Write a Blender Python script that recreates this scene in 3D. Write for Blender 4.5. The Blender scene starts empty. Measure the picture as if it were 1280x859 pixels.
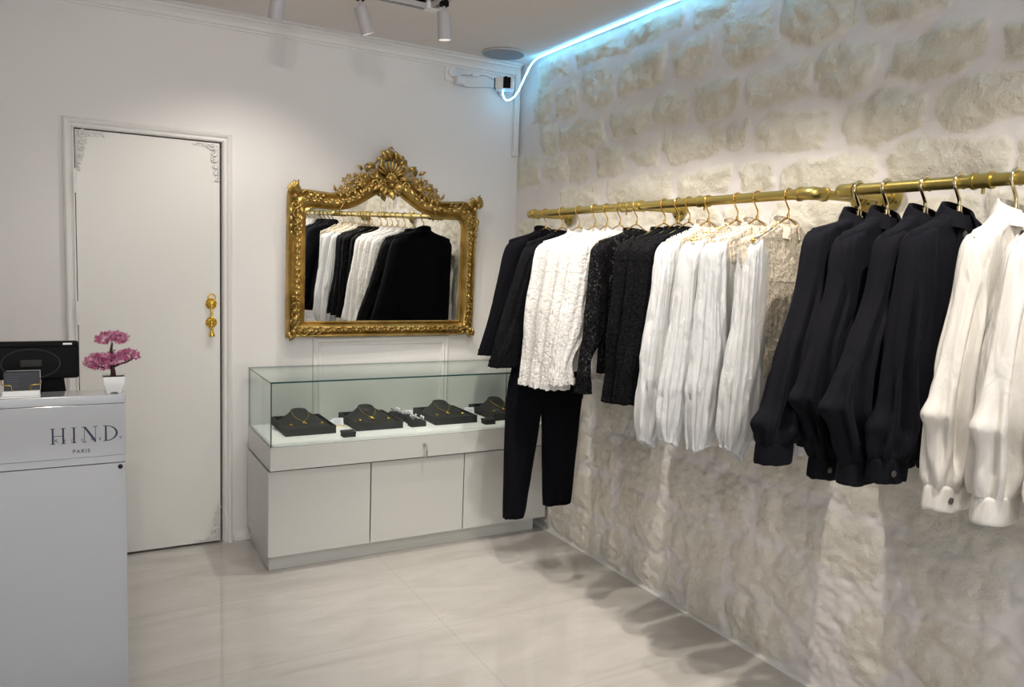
import bpy, bmesh, math, random
import numpy as np
from mathutils import Vector, Matrix
C = bpy.context.scene.collection
PI = math.pi
# ------------------------------------------------------------------ camera
YAW, PITCH, ROLL, FPX = math.radians(29.4697), math.radians(5.8804), math.radians(2.075), 969.85
fwd = Vector((math.sin(YAW)*math.cos(PITCH), math.cos(YAW)*math.cos(PITCH), -math.sin(PITCH)))
rt = Vector((math.cos(YAW), -math.sin(YAW), 0)); up = rt.cross(fwd)
r2 = rt*math.cos(ROLL)+up*math.sin(ROLL); u2 = -rt*math.sin(ROLL)+up*math.cos(ROLL)
camd = bpy.data.cameras.new('camera'); cam = bpy.data.objects.new('camera', camd); C.objects.link(cam)
cam.matrix_world = Matrix(((r2.x, u2.x, -fwd.x, -2.3079), (r2.y, u2.y, -fwd.y, -4.126), (r2.z, u2.z, -fwd.z, 1.4963), (0, 0, 0, 1)))
camd.sensor_width = 36; camd.sensor_fit = 'HORIZONTAL'; camd.lens = FPX*36/1280; camd.clip_start = .02
bpy.context.scene.camera = cam
# ------------------------------------------------------------------ world, exposure
S = bpy.context.scene
S.view_settings.view_transform = 'Standard'; S.view_settings.look = 'None'
S.view_settings.gamma = 1; S.view_settings.use_curve_mapping = False
EXPOSURE = 0.52
S.view_settings.exposure = EXPOSURE
WORLD = 2.5
SPOT_W, SPOT_WALL_W, SPOT_FILL_W = 54, 18, 26
LED_E = 10
w = bpy.data.worlds.new('world'); S.world = w; w.use_nodes = True
w.node_tree.nodes['Background'].inputs[0].default_value = (.97, .95, 1, 1)
w.node_tree.nodes['Background'].inputs[1].default_value = WORLD
# ------------------------------------------------------------------ noise helpers
def _h(ix, iy, iz, s):
    n = (ix*374761393 + iy*668265263 + iz*2147483647 + s*974634777) & 0xffffffff
    n = ((n ^ (n >> 13))*1274126177) & 0xffffffff
    n = ((n ^ (n >> 16))*2246822519) & 0xffffffff
    return ((n ^ (n >> 15)) & 0xffff)/32767.5-1
def vnoise(x, y, z=0, s=0):
    x, y, z = np.broadcast_arrays(np.asarray(x, float), np.asarray(y, float), np.asarray(z, float))
    ix, iy, iz = (np.floor(a).astype(np.int64) for a in (x, y, z))
    fx, fy, fz = x-ix, y-iy, z-iz
    fx, fy, fz = (f*f*f*(f*(f*6-15)+10) for f in (fx, fy, fz))
    o = 0
    for dx in (0, 1):
        for dy in (0, 1):
            for dz in (0, 1):
                wgt = (fx if dx else 1-fx)*(fy if dy else 1-fy)*(fz if dz else 1-fz)
                o = o+wgt*_h(ix+dx, iy+dy, iz+dz, s)
    return o
def fbm(x, y, z=0, s=0, o=4, g=.5):
    t = 0; a = 1; f = 1
    for k in range(o):
        t = t+a*vnoise(np.asarray(x)*f, np.asarray(y)*f, np.asarray(z)*f, s+k*17); a *= g; f *= 2.03
    return t
def sstep(a, b, x):
    t = np.clip((x-a)/(b-a), 0, 1); return t*t*(3-2*t)
# ------------------------------------------------------------------ object helpers
def tag(o, label=None, cat=None, group=None, kind=None):
    if label: o['label'] = label
    if cat: o['category'] = cat
    if group: o['group'] = group
    if kind: o['kind'] = kind
    return o
def thing(name, label, cat, loc, group=None):
    o = bpy.data.objects.new(name, None); C.objects.link(o); o.location = loc; o.empty_display_size = .05
    return tag(o, label, cat, group)
def rootloc(p):
    L = Vector((0, 0, 0))
    while p is not None:
        L += Vector(p.location); p = p.parent
    return L
class MB:
    """collects geometry in world coordinates, links as one mesh object"""
    def __init__(s): s.v = []; s.f = []; s.m = []; s.mi = 0
    def add(s, vs, fs):
        b = len(s.v); s.v += [tuple(map(float, q)) for q in vs]
        s.f += [tuple(b+i for i in f) for f in fs]; s.m += [s.mi]*len(fs); return s
    def box(s, x0, x1, y0, y1, z0, z1, bev=0, M=None):
        bm = bmesh.new(); bmesh.ops.create_cube(bm, size=1)
        for v in bm.verts: v.co = Vector(((x0+x1)/2+v.co.x*(x1-x0), (y0+y1)/2+v.co.y*(y1-y0), (z0+z1)/2+v.co.z*(z1-z0)))
        if bev: bmesh.ops.bevel(bm, geom=bm.edges[:], offset=bev, segments=2, profile=.6, affect='EDGES')
        return s.bm(bm, M)
    def bm(s, bm, M=None):
        bm.verts.ensure_lookup_table(); bm.verts.index_update()
        s.add([(M @ v.co if M else v.co) for v in bm.verts], [[v.index for v in f.verts] for f in bm.faces]); bm.free(); return s
    def tube(s, pts, r, n=10, closed=False, cap=True, flat=None):
        pts = [Vector(q) for q in pts]; N = len(pts)
        rr = r if isinstance(r, (list, tuple)) else [r]*N
        prev = None; rings = []
        for i, q in enumerate(pts):
            a = pts[(i-1) % N] if (closed or i > 0) else pts[i]; b = pts[(i+1) % N] if (closed or i < N-1) else pts[i]
            t = (b-a).normalized()
            if prev is None:
                ref = Vector((0, 0, 1)) if abs(t.z) < .9 else Vector((0, 1, 0))
                nx = t.cross(ref).normalized()
            else: nx = (prev-t*prev.dot(t)).normalized()
            ny = t.cross(nx); prev = nx
            rings.append([q+(nx*math.cos(2*PI*k/n)+ny*math.sin(2*PI*k/n))*rr[i] for k in range(n)])
        vs = [v for g in rings for v in g]; fs = []
        for i in range(N if closed else N-1):
            j = (i+1) % N
            for k in range(n): fs.append((i*n+k, i*n+(k+1) % n, j*n+(k+1) % n, j*n+k))
        if cap and not closed: fs += [tuple(range(n))[::-1], tuple((N-1)*n+k for k in range(n))]
        return s.add(vs, fs)
    def cyl(s, a, b, ra, rb=None, n=24): return s.tube([a, b], [ra, ra if rb is None else rb], n)
    def lathe(s, prof, ctr, n=32, axis='z', cap=True):
        ctr = Vector(ctr); vs = []; fs = []
        for r, h in prof:
            for k in range(n):
                c, q = r*math.cos(2*PI*k/n), r*math.sin(2*PI*k/n)
                vs.append(ctr+(Vector((c, q, h)) if axis == 'z' else Vector((c, -h, q)) if axis == 'y' else Vector((-h, c, q))))
        for i in range(len(prof)-1):
            for k in range(n): fs.append((i*n+k, i*n+(k+1) % n, (i+1)*n+(k+1) % n, (i+1)*n+k))
        if cap: fs += [tuple(range(n))[::-1], tuple((len(prof)-1)*n+k for k in range(n))]
        return s.add(vs, fs)
    def grid(s, P, wrapu=False, wrapv=False):
        """P[i][j] points"""
        P = np.asarray(P); n, m = P.shape[:2]; fs = []
        for i in range(n if wrapu else n-1):
            for j in range(m if wrapv else m-1):
                i2, j2 = (i+1) % n, (j+1) % m
                fs.append((i*m+j, i*m+j2, i2*m+j2, i2*m+j))
        return s.add(P.reshape(-1, 3), fs)
    def ext(s, poly, axis, a, b):
        """extrude a 2D polygon; axis 'y': poly is (x,z)"""
        n = len(poly); f = (lambda p, t: (p[0], t, p[1])) if axis == 'y' else (lambda p, t: (t, p[0], p[1])) if axis == 'x' else (lambda p, t: (p[0], p[1], t))
        return s.add([f(p, a) for p in poly]+[f(p, b) for p in poly], [tuple(range(n)), tuple(range(2*n-1, n-1, -1))]+[(i, (i+1) % n, n+(i+1) % n, n+i) for i in range(n)])
    def build(s, name, mats, parent=None, smooth=False, bevel=0, fix=True):
        me = bpy.data.meshes.new(name); L = rootloc(parent)
        me.from_pydata([(x-L.x, y-L.y, z-L.z) for x, y, z in s.v], [], s.f)
        mats = mats if isinstance(mats, (list, tuple)) else [mats]
        for m in mats: me.materials.append(m)
        me.polygons.foreach_set('material_index', s.m)
        if fix:
            b = bmesh.new(); b.from_mesh(me); bmesh.ops.recalc_face_normals(b, faces=b.faces[:]); b.to_mesh(me); b.free()
        if smooth is True: me.polygons.foreach_set('use_smooth', [True]*len(me.polygons))
        elif smooth:
            me.polygons.foreach_set('use_smooth', [True]*len(me.polygons)); me.set_sharp_from_angle(angle=math.radians(smooth))
        me.update()
        o = bpy.data.objects.new(name, me); C.objects.link(o)
        if parent is not None: o.parent = parent
        if bevel:
            d = o.modifiers.new('bevel', 'BEVEL'); d.width = bevel; d.segments = 2; d.limit_method = 'ANGLE'; d.angle_limit = math.radians(40)
        return o
def struct(name, mb, m, **k): return tag(mb.build(name, m, None, **k), kind='structure')
def copy_tree(o, parent=None):
    c = o.copy(); C.objects.link(c); c.parent = parent
    for ch in list(o.children): copy_tree(ch, c)
    return c
# ------------------------------------------------------------------ materials
def mat(name, col, rough=.5, metal=0, spec=.5, bump=None, var=None, coat=0, sheen=0, trans=0, emit=None):
    m = bpy.data.materials.new(name); m.use_nodes = True; nt = m.node_tree; b = nt.nodes['Principled BSDF']
    b.inputs['Base Color'].default_value = (*col, 1); b.inputs['Roughness'].default_value = rough
    b.inputs['Metallic'].default_value = metal; b.inputs['Specular IOR Level'].default_value = spec
    b.inputs['Coat Weight'].default_value = coat; b.inputs['Coat Roughness'].default_value = .05
    b.inputs['Sheen Weight'].default_value = sheen
    tc = nt.nodes.new('ShaderNodeTexCoord')
    if var:                                  # (colour2, scale)
        n = nt.nodes.new('ShaderNodeTexNoise'); n.inputs['Scale'].default_value = var[1]; n.inputs['Detail'].default_value = 4
        r = nt.nodes.new('ShaderNodeValToRGB'); r.color_ramp.elements[0].position = .35; r.color_ramp.elements[1].position = .68
        r.color_ramp.elements[0].color = (*col, 1); r.color_ramp.elements[1].color = (*var[0], 1)
        nt.links.new(tc.outputs['Object'], n.inputs['Vector']); nt.links.new(n.outputs['Fac'], r.inputs['Fac']); nt.links.new(r.outputs['Color'], b.inputs['Base Color'])
    if bump:                                 # (scale, strength, distance)
        n = nt.nodes.new('ShaderNodeTexNoise'); n.inputs['Scale'].default_value = bump[0]; n.inputs['Detail'].default_value = 5
        q = nt.nodes.new('ShaderNodeBump'); q.inputs['Strength'].default_value = bump[1]; q.inputs['Distance'].default_value = bump[2]
        nt.links.new(tc.outputs['Object'], n.inputs['Vector']); nt.links.new(n.outputs['Fac'], q.inputs['Height']); nt.links.new(q.outputs['Normal'], b.inputs['Normal'])
    if emit:
        b.inputs['Emission Color'].default_value = (*emit[:3], 1); b.inputs['Emission Strength'].default_value = emit[3]
    return m
def N(nt, t, **k):
    n = nt.nodes.new(t)
    for a, v in k.items(): setattr(n, a, v)
    return n
def cloth_mat(name, col, rough=.85, weave=900, sheer=0, translucent=0, lace=0, lacescale=55, wrinkle=.25, sheen=.2, col2=None):
    m = mat(name, col, rough, spec=.25 if max(col) > .1 else .10, sheen=sheen); nt = m.node_tree; L = nt.links.new
    b = nt.nodes['Principled BSDF']; out = nt.nodes['Material Output']
    if max(col) < .1: b.inputs['Sheen Tint'].default_value = (.12, .12, .16, 1)
    tc = [n for n in nt.nodes if n.type == 'TEX_COORD'][0]
    mp = N(nt, 'ShaderNodeMapping'); mp.inputs['Scale'].default_value = (1, 1, .22); L(tc.outputs['Object'], mp.inputs['Vector'])
    n1 = N(nt, 'ShaderNodeTexNoise'); n1.inputs['Scale'].default_value = 38; n1.inputs['Detail'].default_value = 5; L(mp.outputs[0], n1.inputs['Vector'])
    n2 = N(nt, 'ShaderNodeTexNoise'); n2.inputs['Scale'].default_value = weave; L(tc.outputs['Object'], n2.inputs['Vector'])
    b1 = N(nt, 'ShaderNodeBump'); b1.inputs['Strength'].default_value = wrinkle; b1.inputs['Distance'].default_value = .01; L(n1.outputs['Fac'], b1.inputs['Height'])
    n5 = N(nt, 'ShaderNodeTexNoise'); n5.inputs['Scale'].default_value = 14; n5.inputs['Detail'].default_value = 3; n5.inputs['Distortion'].default_value = 1.2
    mp5 = N(nt, 'ShaderNodeMapping'); mp5.inputs['Scale'].default_value = (1.6, 1.6, .5); mp5.inputs['Rotation'].default_value = (.2, .25, 0); L(tc.outputs['Object'], mp5.inputs['Vector']); L(mp5.outputs[0], n5.inputs['Vector'])
    b5 = N(nt, 'ShaderNodeBump'); b5.inputs['Strength'].default_value = min(1, wrinkle*1.2); b5.inputs['Distance'].default_value = .03; L(n5.outputs['Fac'], b5.inputs['Height']); L(b1.outputs[0], b5.inputs['Normal']); b1 = b5
    b2 = N(nt, 'ShaderNodeBump'); b2.inputs['Strength'].default_value = .2; b2.inputs['Distance'].default_value = .0006; L(n2.outputs['Fac'], b2.inputs['Height']); L(b1.outputs[0], b2.inputs['Normal'])
    L(b2.outputs[0], b.inputs['Normal'])
    cur = b.outputs[0]
    if translucent:
        t = N(nt, 'ShaderNodeBsdfTranslucent'); t.inputs['Color'].default_value = (*col, 1); L(b2.outputs[0], t.inputs['Normal'])
        mx = N(nt, 'ShaderNodeMixShader'); mx.inputs[0].default_value = translucent; L(cur, mx.inputs[1]); L(t.outputs[0], mx.inputs[2]); cur = mx.outputs[0]
    if sheer or lace:
        t = N(nt, 'ShaderNodeBsdfTransparent'); mx = N(nt, 'ShaderNodeMixShader')
        if lace:
            nd = N(nt, 'ShaderNodeTexNoise'); nd.inputs['Scale'].default_value = 30; L(tc.outputs['Object'], nd.inputs['Vector'])
            ma = N(nt, 'ShaderNodeVectorMath', operation='MULTIPLY_ADD'); L(nd.outputs['Color'], ma.inputs[0]); ma.inputs[1].default_value = (.03, .03, .03); L(tc.outputs['Object'], ma.inputs[2])
            v = N(nt, 'ShaderNodeTexVoronoi', feature='DISTANCE_TO_EDGE'); v.inputs['Scale'].default_value = lacescale; L(ma.outputs[0], v.inputs['Vector'])
            v2 = N(nt, 'ShaderNodeTexVoronoi', feature='F1'); v2.inputs['Scale'].default_value = lacescale*.45; L(ma.outputs[0], v2.inputs['Vector'])
            g = N(nt, 'ShaderNodeMath', operation='GREATER_THAN'); g.inputs[1].default_value = .13; L(v.outputs['Distance'], g.inputs[0])
            g2 = N(nt, 'ShaderNodeMath', operation='GREATER_THAN'); g2.inputs[1].default_value = .48; L(v2.outputs['Distance'], g2.inputs[0])
            mu = N(nt, 'ShaderNodeMath', operation='MULTIPLY'); L(g.outputs[0], mu.inputs[0]); L(g2.outputs[0], mu.inputs[1])
            m3 = N(nt, 'ShaderNodeMath', operation='MULTIPLY'); L(mu.outputs[0], m3.inputs[0]); m3.inputs[1].default_value = lace
            L(m3.outputs[0], mx.inputs[0])
            b3 = N(nt, 'ShaderNodeBump'); b3.inputs['Strength'].default_value = .7; b3.inputs['Distance'].default_value = .004; L(v2.outputs['Distance'], b3.inputs['Height'])
            L(b2.outputs[0], b3.inputs['Normal']); L(b3.outputs[0], b.inputs['Normal'])
        else: mx.inputs[0].default_value = sheer
        L(cur, mx.inputs[1]); L(t.outputs[0], mx.inputs[2]); cur = mx.outputs[0]
    L(cur, out.inputs['Surface']); return m
def glass_mat(name, tint, base=.03, scale=.9):
    m = bpy.data.materials.new(name); m.use_nodes = True; nt = m.node_tree; nt.nodes.remove(nt.nodes['Principled BSDF'])
    t = N(nt, 'ShaderNodeBsdfTransparent'); t.inputs[0].default_value = (*tint, 1)
    g = N(nt, 'ShaderNodeBsdfGlossy'); g.inputs['Roughness'].default_value = .0; g.inputs[0].default_value = (.95, 1, .98, 1)
    lw_ = N(nt, 'ShaderNodeLayerWeight'); lw = N(nt, 'ShaderNodeMath', operation='POWER'); nt.links.new(lw_.outputs['Facing'], lw.inputs[0]); lw.inputs[1].default_value = 5
    mm = N(nt, 'ShaderNodeMath', operation='MULTIPLY_ADD'); mm.inputs[1].default_value = scale; mm.inputs[2].default_value = base
    mx = N(nt, 'ShaderNodeMixShader'); L = nt.links.new
    L(lw.outputs[0], mm.inputs[0]); L(mm.outputs[0], mx.inputs[0]); L(t.outputs[0], mx.inputs[1]); L(g.outputs[0], mx.inputs[2])
    L(mx.outputs[0], nt.nodes['Material Output'].inputs['Surface']); return m
wall_m = mat('white wall paint', (.80, .775, .755), .6, bump=(60, .12, .002))
ceil_m = mat('matt ceiling paint', (.74, .695, .675), .9)
trim_m = mat('satin white trim', (.80, .78, .76), .38)
door_m = mat('satin door paint', (.79, .77, .73), .4, bump=(8, .05, .004))
lacq_m = mat('white lacquer', (.58, .58, .55), .22, coat=.3)
deck_m = mat('white deck', (.85, .85, .84), .4)
counter_m = mat('counter lacquer', (.44, .45, .47), .12, coat=.6)
dark_m = mat('dark gap', (.01, .01, .01), .8)
edge_m = mat('green glass edge', (.01, .06, .06), .1, spec=.8)
glass_m = glass_mat('case glass', (.972, .992, .984), .01)
mirror_m = mat('silvered glass', (.80, .81, .80), .0, metal=1)
gold_m = mat('antique gilding', (.33, .21, .055), .36, metal=.85, bump=(90, .35, .003), var=((.54, .37, .12), 14))
brass_m = mat('brushed brass tube', (.46, .36, .11), .33, metal=.9, bump=(25, .05, .002))
hang_m = mat('polished gold wire', (.80, .52, .16), .12, metal=1)
pale_gold_m = mat('champagne plated metal', (.82, .70, .45), .1, metal=1)
brightgold_m = mat('bright gold plate', (.85, .58, .10), .22, metal=1)
black_suit = cloth_mat('black crepe', (.003, .003, .005), .9, wrinkle=.15, sheen=0)
black_velvet = cloth_mat('black velvet', (.003, .003, .004), .8, wrinkle=.5, sheen=.05)
black_lace = cloth_mat('black lace', (.004, .004, .005), .75, lace=.75, lacescale=150, wrinkle=.4, sheen=0)
black_lace_dense = cloth_mat('dense black lace', (.003, .003, .004), .75, lace=.3, lacescale=170, wrinkle=.4, sheen=0)
white_lace = cloth_mat('white lace', (.77, .755, .73), .8, lace=.28, lacescale=170, wrinkle=.3, translucent=.12)
white_gauze = cloth_mat('white crinkled gauze', (.78, .785, .79), .8, sheer=.07, translucent=.25, wrinkle=.32)
white_voile = cloth_mat('white sheer voile', (.84, .83, .81), .8, sheer=.30, translucent=.3, wrinkle=.25)
cream_lace = cloth_mat('cream guipure lace', (.72, .63, .50), .85, lace=.35, lacescale=150, wrinkle=.6)
flower_lace = cloth_mat('beige flower lace', (.62, .54, .42), .85, lace=.45, lacescale=95, wrinkle=.3)
black_twill = cloth_mat('black cotton twill', (.007, .007, .010), .88, wrinkle=.22, sheen=.08)
white_twill = cloth_mat('white cotton twill', (.76, .73, .68), .85, wrinkle=.2, sheen=.1)
lining_m = cloth_mat('black satin lining', (.004, .004, .004), .4, wrinkle=.2)
leather_m = mat('black leatherette', (.016, .016, .016), .7, bump=(400, .25, .001))
black_plastic = mat('black plastic', (.003, .003, .0035), .6, spec=.12)
white_plastic = mat('white plastic', (.80, .80, .80), .35)
grey_metal = mat('grey button metal', (.16, .15, .15), .4, metal=.7)
chrome_m = mat('chrome', (.6, .6, .62), .12, metal=1)
spot_m = mat('light grey lamp body', (.50, .48, .50), .5)
paper_m = mat('white card', (.78, .78, .84), .7)
ink_m = mat('navy print', (.012, .012, .05), .4)
greyink_m = mat('grey print', (.10, .10, .13), .4)
led_m = mat('lit cyan strip', (.1, .5, .8), .4, emit=(.16, .60, 1, LED_E))
def stone_material():
    m = bpy.data.materials.new('rough limestone'); m.use_nodes = True; nt = m.node_tree; b = nt.nodes['Principled BSDF']; L = nt.links.new
    b.inputs['Roughness'].default_value = .9; b.inputs['Specular IOR Level'].default_value = .15
    at = N(nt, 'ShaderNodeAttribute', attribute_name='stone'); tc = N(nt, 'ShaderNodeTexCoord')
    n = N(nt, 'ShaderNodeTexNoise'); n.inputs['Scale'].default_value = 7; n.inputs['Detail'].default_value = 8; n.inputs['Roughness'].default_value = .65; L(tc.outputs['Object'], n.inputs['Vector'])
    r = N(nt, 'ShaderNodeValToRGB'); e = r.color_ramp.elements; e[0].position = .3; e[0].color = (.74, .675, .54, 1); e[1].position = .62; e[1].color = (.88, .84, .73, 1)
    L(n.outputs['Fac'], r.inputs['Fac'])
    n3 = N(nt, 'ShaderNodeTexNoise'); n3.inputs['Scale'].default_value = 3.2; n3.inputs['Detail'].default_value = 3; L(tc.outputs['Object'], n3.inputs['Vector'])
    r3 = N(nt, 'ShaderNodeValToRGB'); e = r3.color_ramp.elements; e[0].position = .35; e[0].color = (.72, .68, .66, 1); e[1].position = .65; e[1].color = (.80, .765, .745, 1)
    L(n3.outputs['Fac'], r3.inputs['Fac'])
    mx = N(nt, 'ShaderNodeMix', data_type='RGBA'); L(at.outputs['Fac'], mx.inputs[0]); L(r3.outputs[0], mx.inputs[6]); L(r.outputs[0], mx.inputs[7])
    L(mx.outputs[2], b.inputs['Base Color'])
    n2 = N(nt, 'ShaderNodeTexNoise'); n2.inputs['Scale'].default_value = 60; n2.inputs['Detail'].default_value = 8; n2.inputs['Roughness'].default_value = .7; L(tc.outputs['Object'], n2.inputs['Vector'])
    mu = N(nt, 'ShaderNodeMath', operation='MULTIPLY_ADD'); L(at.outputs['Fac'], mu.inputs[0]); mu.inputs[1].default_value = .75; mu.inputs[2].default_value = .25
    bp = N(nt, 'ShaderNodeBump'); bp.inputs['Distance'].default_value = .012; L(mu.outputs[0], bp.inputs['Strength']); L(n2.outputs['Fac'], bp.inputs['Height']); L(bp.outputs[0], b.inputs['Normal'])
    return m
stone_m = stone_material()
def floor_material():
    m = bpy.data.materials.new('glossy marble tile'); m.use_nodes = True; nt = m.node_tree; b = nt.nodes['Principled BSDF']; L = nt.links.new
    tc = N(nt, 'ShaderNodeTexCoord')
    mp = N(nt, 'ShaderNodeMapping'); mp.inputs['Rotation'].default_value = (0, 0, .35); mp.inputs['Scale'].default_value = (1, 3.2, 1); L(tc.outputs['Object'], mp.inputs['Vector'])
    n = N(nt, 'ShaderNodeTexNoise'); n.inputs['Scale'].default_value = 1.7; n.inputs['Detail'].default_value = 9; n.inputs['Roughness'].default_value = .62; n.inputs['Distortion'].default_value = 1.1; L(mp.outputs[0], n.inputs['Vector'])
    r = N(nt, 'ShaderNodeValToRGB'); e = r.color_ramp.elements; e[0].position = .36; e[0].color = (.475, .45, .415, 1); e[1].position = .64; e[1].color = (.55, .525, .495, 1)
    L(n.outputs['Fac'], r.inputs['Fac'])
    n4 = N(nt, 'ShaderNodeTexNoise'); n4.inputs['Scale'].default_value = .9; n4.inputs['Detail'].default_value = 4; n4.inputs['Distortion'].default_value = 1.6; L(tc.outputs['Object'], n4.inputs['Vector'])
    sub = N(nt, 'ShaderNodeMath', operation='SUBTRACT'); L(n4.outputs['Fac'], sub.inputs[0]); sub.inputs[1].default_value = .5
    ab = N(nt, 'ShaderNodeMath', operation='ABSOLUTE'); L(sub.outputs[0], ab.inputs[0])
    lt = N(nt, 'ShaderNodeMapRange'); lt.inputs['From Min'].default_value = 0; lt.inputs['From Max'].default_value = .004; lt.inputs['To Min'].default_value = .16; lt.inputs['To Max'].default_value = 0; L(ab.outputs[0], lt.inputs['Value'])
    mx = N(nt, 'ShaderNodeMix', data_type='RGBA'); L(lt.outputs[0], mx.inputs[0]); L(r.outputs[0], mx.inputs[6]); mx.inputs[7].default_value = (.42, .36, .31, 1)
    # joints
    sp = N(nt, 'ShaderNodeSeparateXYZ'); L(tc.outputs['Object'], sp.inputs[0])
    def joint(o, off, pitch, wd):
        a = N(nt, 'ShaderNodeMath', operation='ADD'); L(o, a.inputs[0]); a.inputs[1].default_value = off
        d = N(nt, 'ShaderNodeMath', operation='WRAP'); L(a.outputs[0], d.inputs[0]); d.inputs[1].default_value = pitch/2; d.inputs[2].default_value = -pitch/2
        q = N(nt, 'ShaderNodeMath', operation='ABSOLUTE'); L(d.outputs[0], q.inputs[0])
        g = N(nt, 'ShaderNodeMath', operation='LESS_THAN'); L(q.outputs[0], g.inputs[0]); g.inputs[1].default_value = wd; return g.outputs[0]
    j1 = joint(sp.outputs['X'], 1.0, 1.22, .0016); j2 = joint(sp.outputs['Y'], .745, .61, .0016)
    mm = N(nt, 'ShaderNodeMath', operation='MAXIMUM'); L(j1, mm.inputs[0]); L(j2, mm.inputs[1])
    m2 = N(nt, 'ShaderNodeMix', data_type='RGBA'); L(mm.outputs[0], m2.inputs[0]); L(mx.outputs[2], m2.inputs[6]); m2.inputs[7].default_value = (.42, .39, .36, 1)
    L(m2.outputs[2], b.inputs['Base Color']); b.inputs['Roughness'].default_value = .035; b.inputs['Specular IOR Level'].default_value = .9
    return m
floor_m = floor_material()
MIRROR_YAW = 1.4
# ================================================================== ROOM SHELL
XL, YR, H = -3.7, -7.0, 2.65
struct('floor', MB().box(XL-.1, .15, YR-.1, .15, -.1, 0), floor_m)
struct('ceiling', MB().box(XL-.1, .15, YR-.1, .15, H, H+.1), ceil_m)
DX0, DX1, DZ = -2.307, -1.664, 2.043
b = MB(); b.box(XL-.1, DX0, 0, .12, 0, H); b.box(DX1, .12, 0, .12, 0, H); b.box(DX0, DX1, 0, .12, DZ, H)
struct('wall_back', b, wall_m)
struct('wall_left', MB().box(XL-.1, XL, YR-.1, 0, 0, H), wall_m)
b = MB(); wx0, wx1, wz0, wz1 = -3.2, -.7, .15, 2.3
b.box(XL, wx0, YR-.1, YR, 0, H); b.box(wx1, .1, YR-.1, YR, 0, H); b.box(wx0, wx1, YR-.1, YR, 0, wz0); b.box(wx0, wx1, YR-.1, YR, wz1, H)
struct('wall_front', b, wall_m)
wr = bpy.data.objects.new('window_1', None); C.objects.link(wr); wr.location = (-1.95, YR-.05, wz0); tag(wr, kind='structure')
b = MB()
for x in (wx0, (wx0+wx1)/2-.03, wx1-.06): b.box(x, x+.06, YR-.08, YR-.02, wz0, wz1)
for z in (wz0, wz1-.06): b.box(wx0, wx1, YR-.08, YR-.02, z, z+.06)
b.build('window_frame', black_plastic, wr)
MB().box(wx0+.03, wx1-.03, YR-.055, YR-.045, wz0+.03, wz1-.03).build('pane', glass_m, wr)
# cornice on the back wall
prof = [(0, 2.585), (-.012, 2.585), (-.016, 2.594), (-.026, 2.597), (-.034, 2.612), (-.05, 2.626), (-.066, 2.630), (-.068, 2.638), (-.088, 2.641), (-.09, H), (0, H)]
b = MB(); b.ext(prof, 'x', XL, -.02); struct('trim_1', b, trim_m)
# plaster strip in the corner
b = MB(); b.box(-.030, .0, -.035, 0, 2.13, H, .006); b.tube([(-.026, -.032, 2.13), (-.026, -.032, 2.6)], .008, 12); struct('trim_2', b, trim_m, smooth=40)
def frame_sweep(mb, path, prof, closed=False):
    """path (x,z) in back wall plane; prof (offset outward, y)"""
    P = [Vector((q[0], q[1])) for q in path]; n = len(P); rows = []
    for i in range(n):
        a = P[i]-P[i-1] if (i > 0 or closed) else P[1]-P[0]
        c = P[(i+1) % n]-P[i] if (i < n-1 or closed) else a
        a = a.normalized(); c = c.normalized()
        na, nc = Vector((-a.y, a.x)), Vector((-c.y, c.x)); m = (na+nc); m = m/max(.2, m.dot(na))
        rows.append([(P[i].x+m.x*o, y, P[i].y+m.y*o) for o, y in prof])
    mb.grid(rows, wrapu=closed, wrapv=True)
    if not closed:
        k = len(prof); b0 = len(mb.v)-n*k
        mb.f += [tuple(b0+j for j in range(k)), tuple(b0+(n-1)*k+j for j in range(k))]; mb.m += [mb.mi]*2
# wall panel moulding below the mirror
b = MB(); pp = [(0, 0), (.004, -.012), (.012, -.016), (.018, -.010), (.026, -.008), (.034, -.018), (.044, -.014), (.048, 0)]
frame_sweep(b, [(-1.205, .12), (-1.205, 1.068), (-.405, 1.068), (-.405, .12)], [(-o, y) for o, y in pp], True); struct('trim_3', b, trim_m, smooth=30)
b = MB(); b.box(-1.61, -1.50, -.016, 0, 0, .032, .003); b.box(XL, -2.345, -.016, 0, 0, .032, .003); struct('baseboard_back', b, trim_m)
# ------------------------------------------------------------------ door
dr = bpy.data.objects.new('door_1', None); C.objects.link(dr); dr.location = (-1.98, 0, 0); tag(dr, kind='structure')
MB().box(-2.298, -1.674, -.002, .038, .012, 2.034, .002).build('door_leaf', door_m, dr)
MB().box(DX0, DX1, .05, .12, .0, DZ).build('gap_shade_panel', dark_m, dr)  # near-black panel behind the leaf, painting the shade in its gap
b = MB(); pp = [(0, .004), (0, -.014), (.006, -.020), (.012, -.014), (.018, -.012), (.026, -.022), (.036, -.026), (.044, -.020), (.048, .0)]
frame_sweep(b, [(DX0+.006, 0), (DX0+.006, DZ-.004), (DX1+.002, DZ-.004), (DX1+.002, 0)], [(o, y) for o, y in pp]); b.build('door_frame', trim_m, dr, smooth=25)
for z in (1.80, 1.196):
    b = MB()
    b.cyl((-2.303, -.018, z-.055), (-2.303, -.018, z-.001), .0095, n=14); b.cyl((-2.303, -.018, z+.001), (-2.303, -.018, z+.055), .0095, n=14)
    b.box(-2.312, -2.294, -.018, .0, z-.055, z+.055); b.build('hinge', trim_m, dr, smooth=35)
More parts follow.
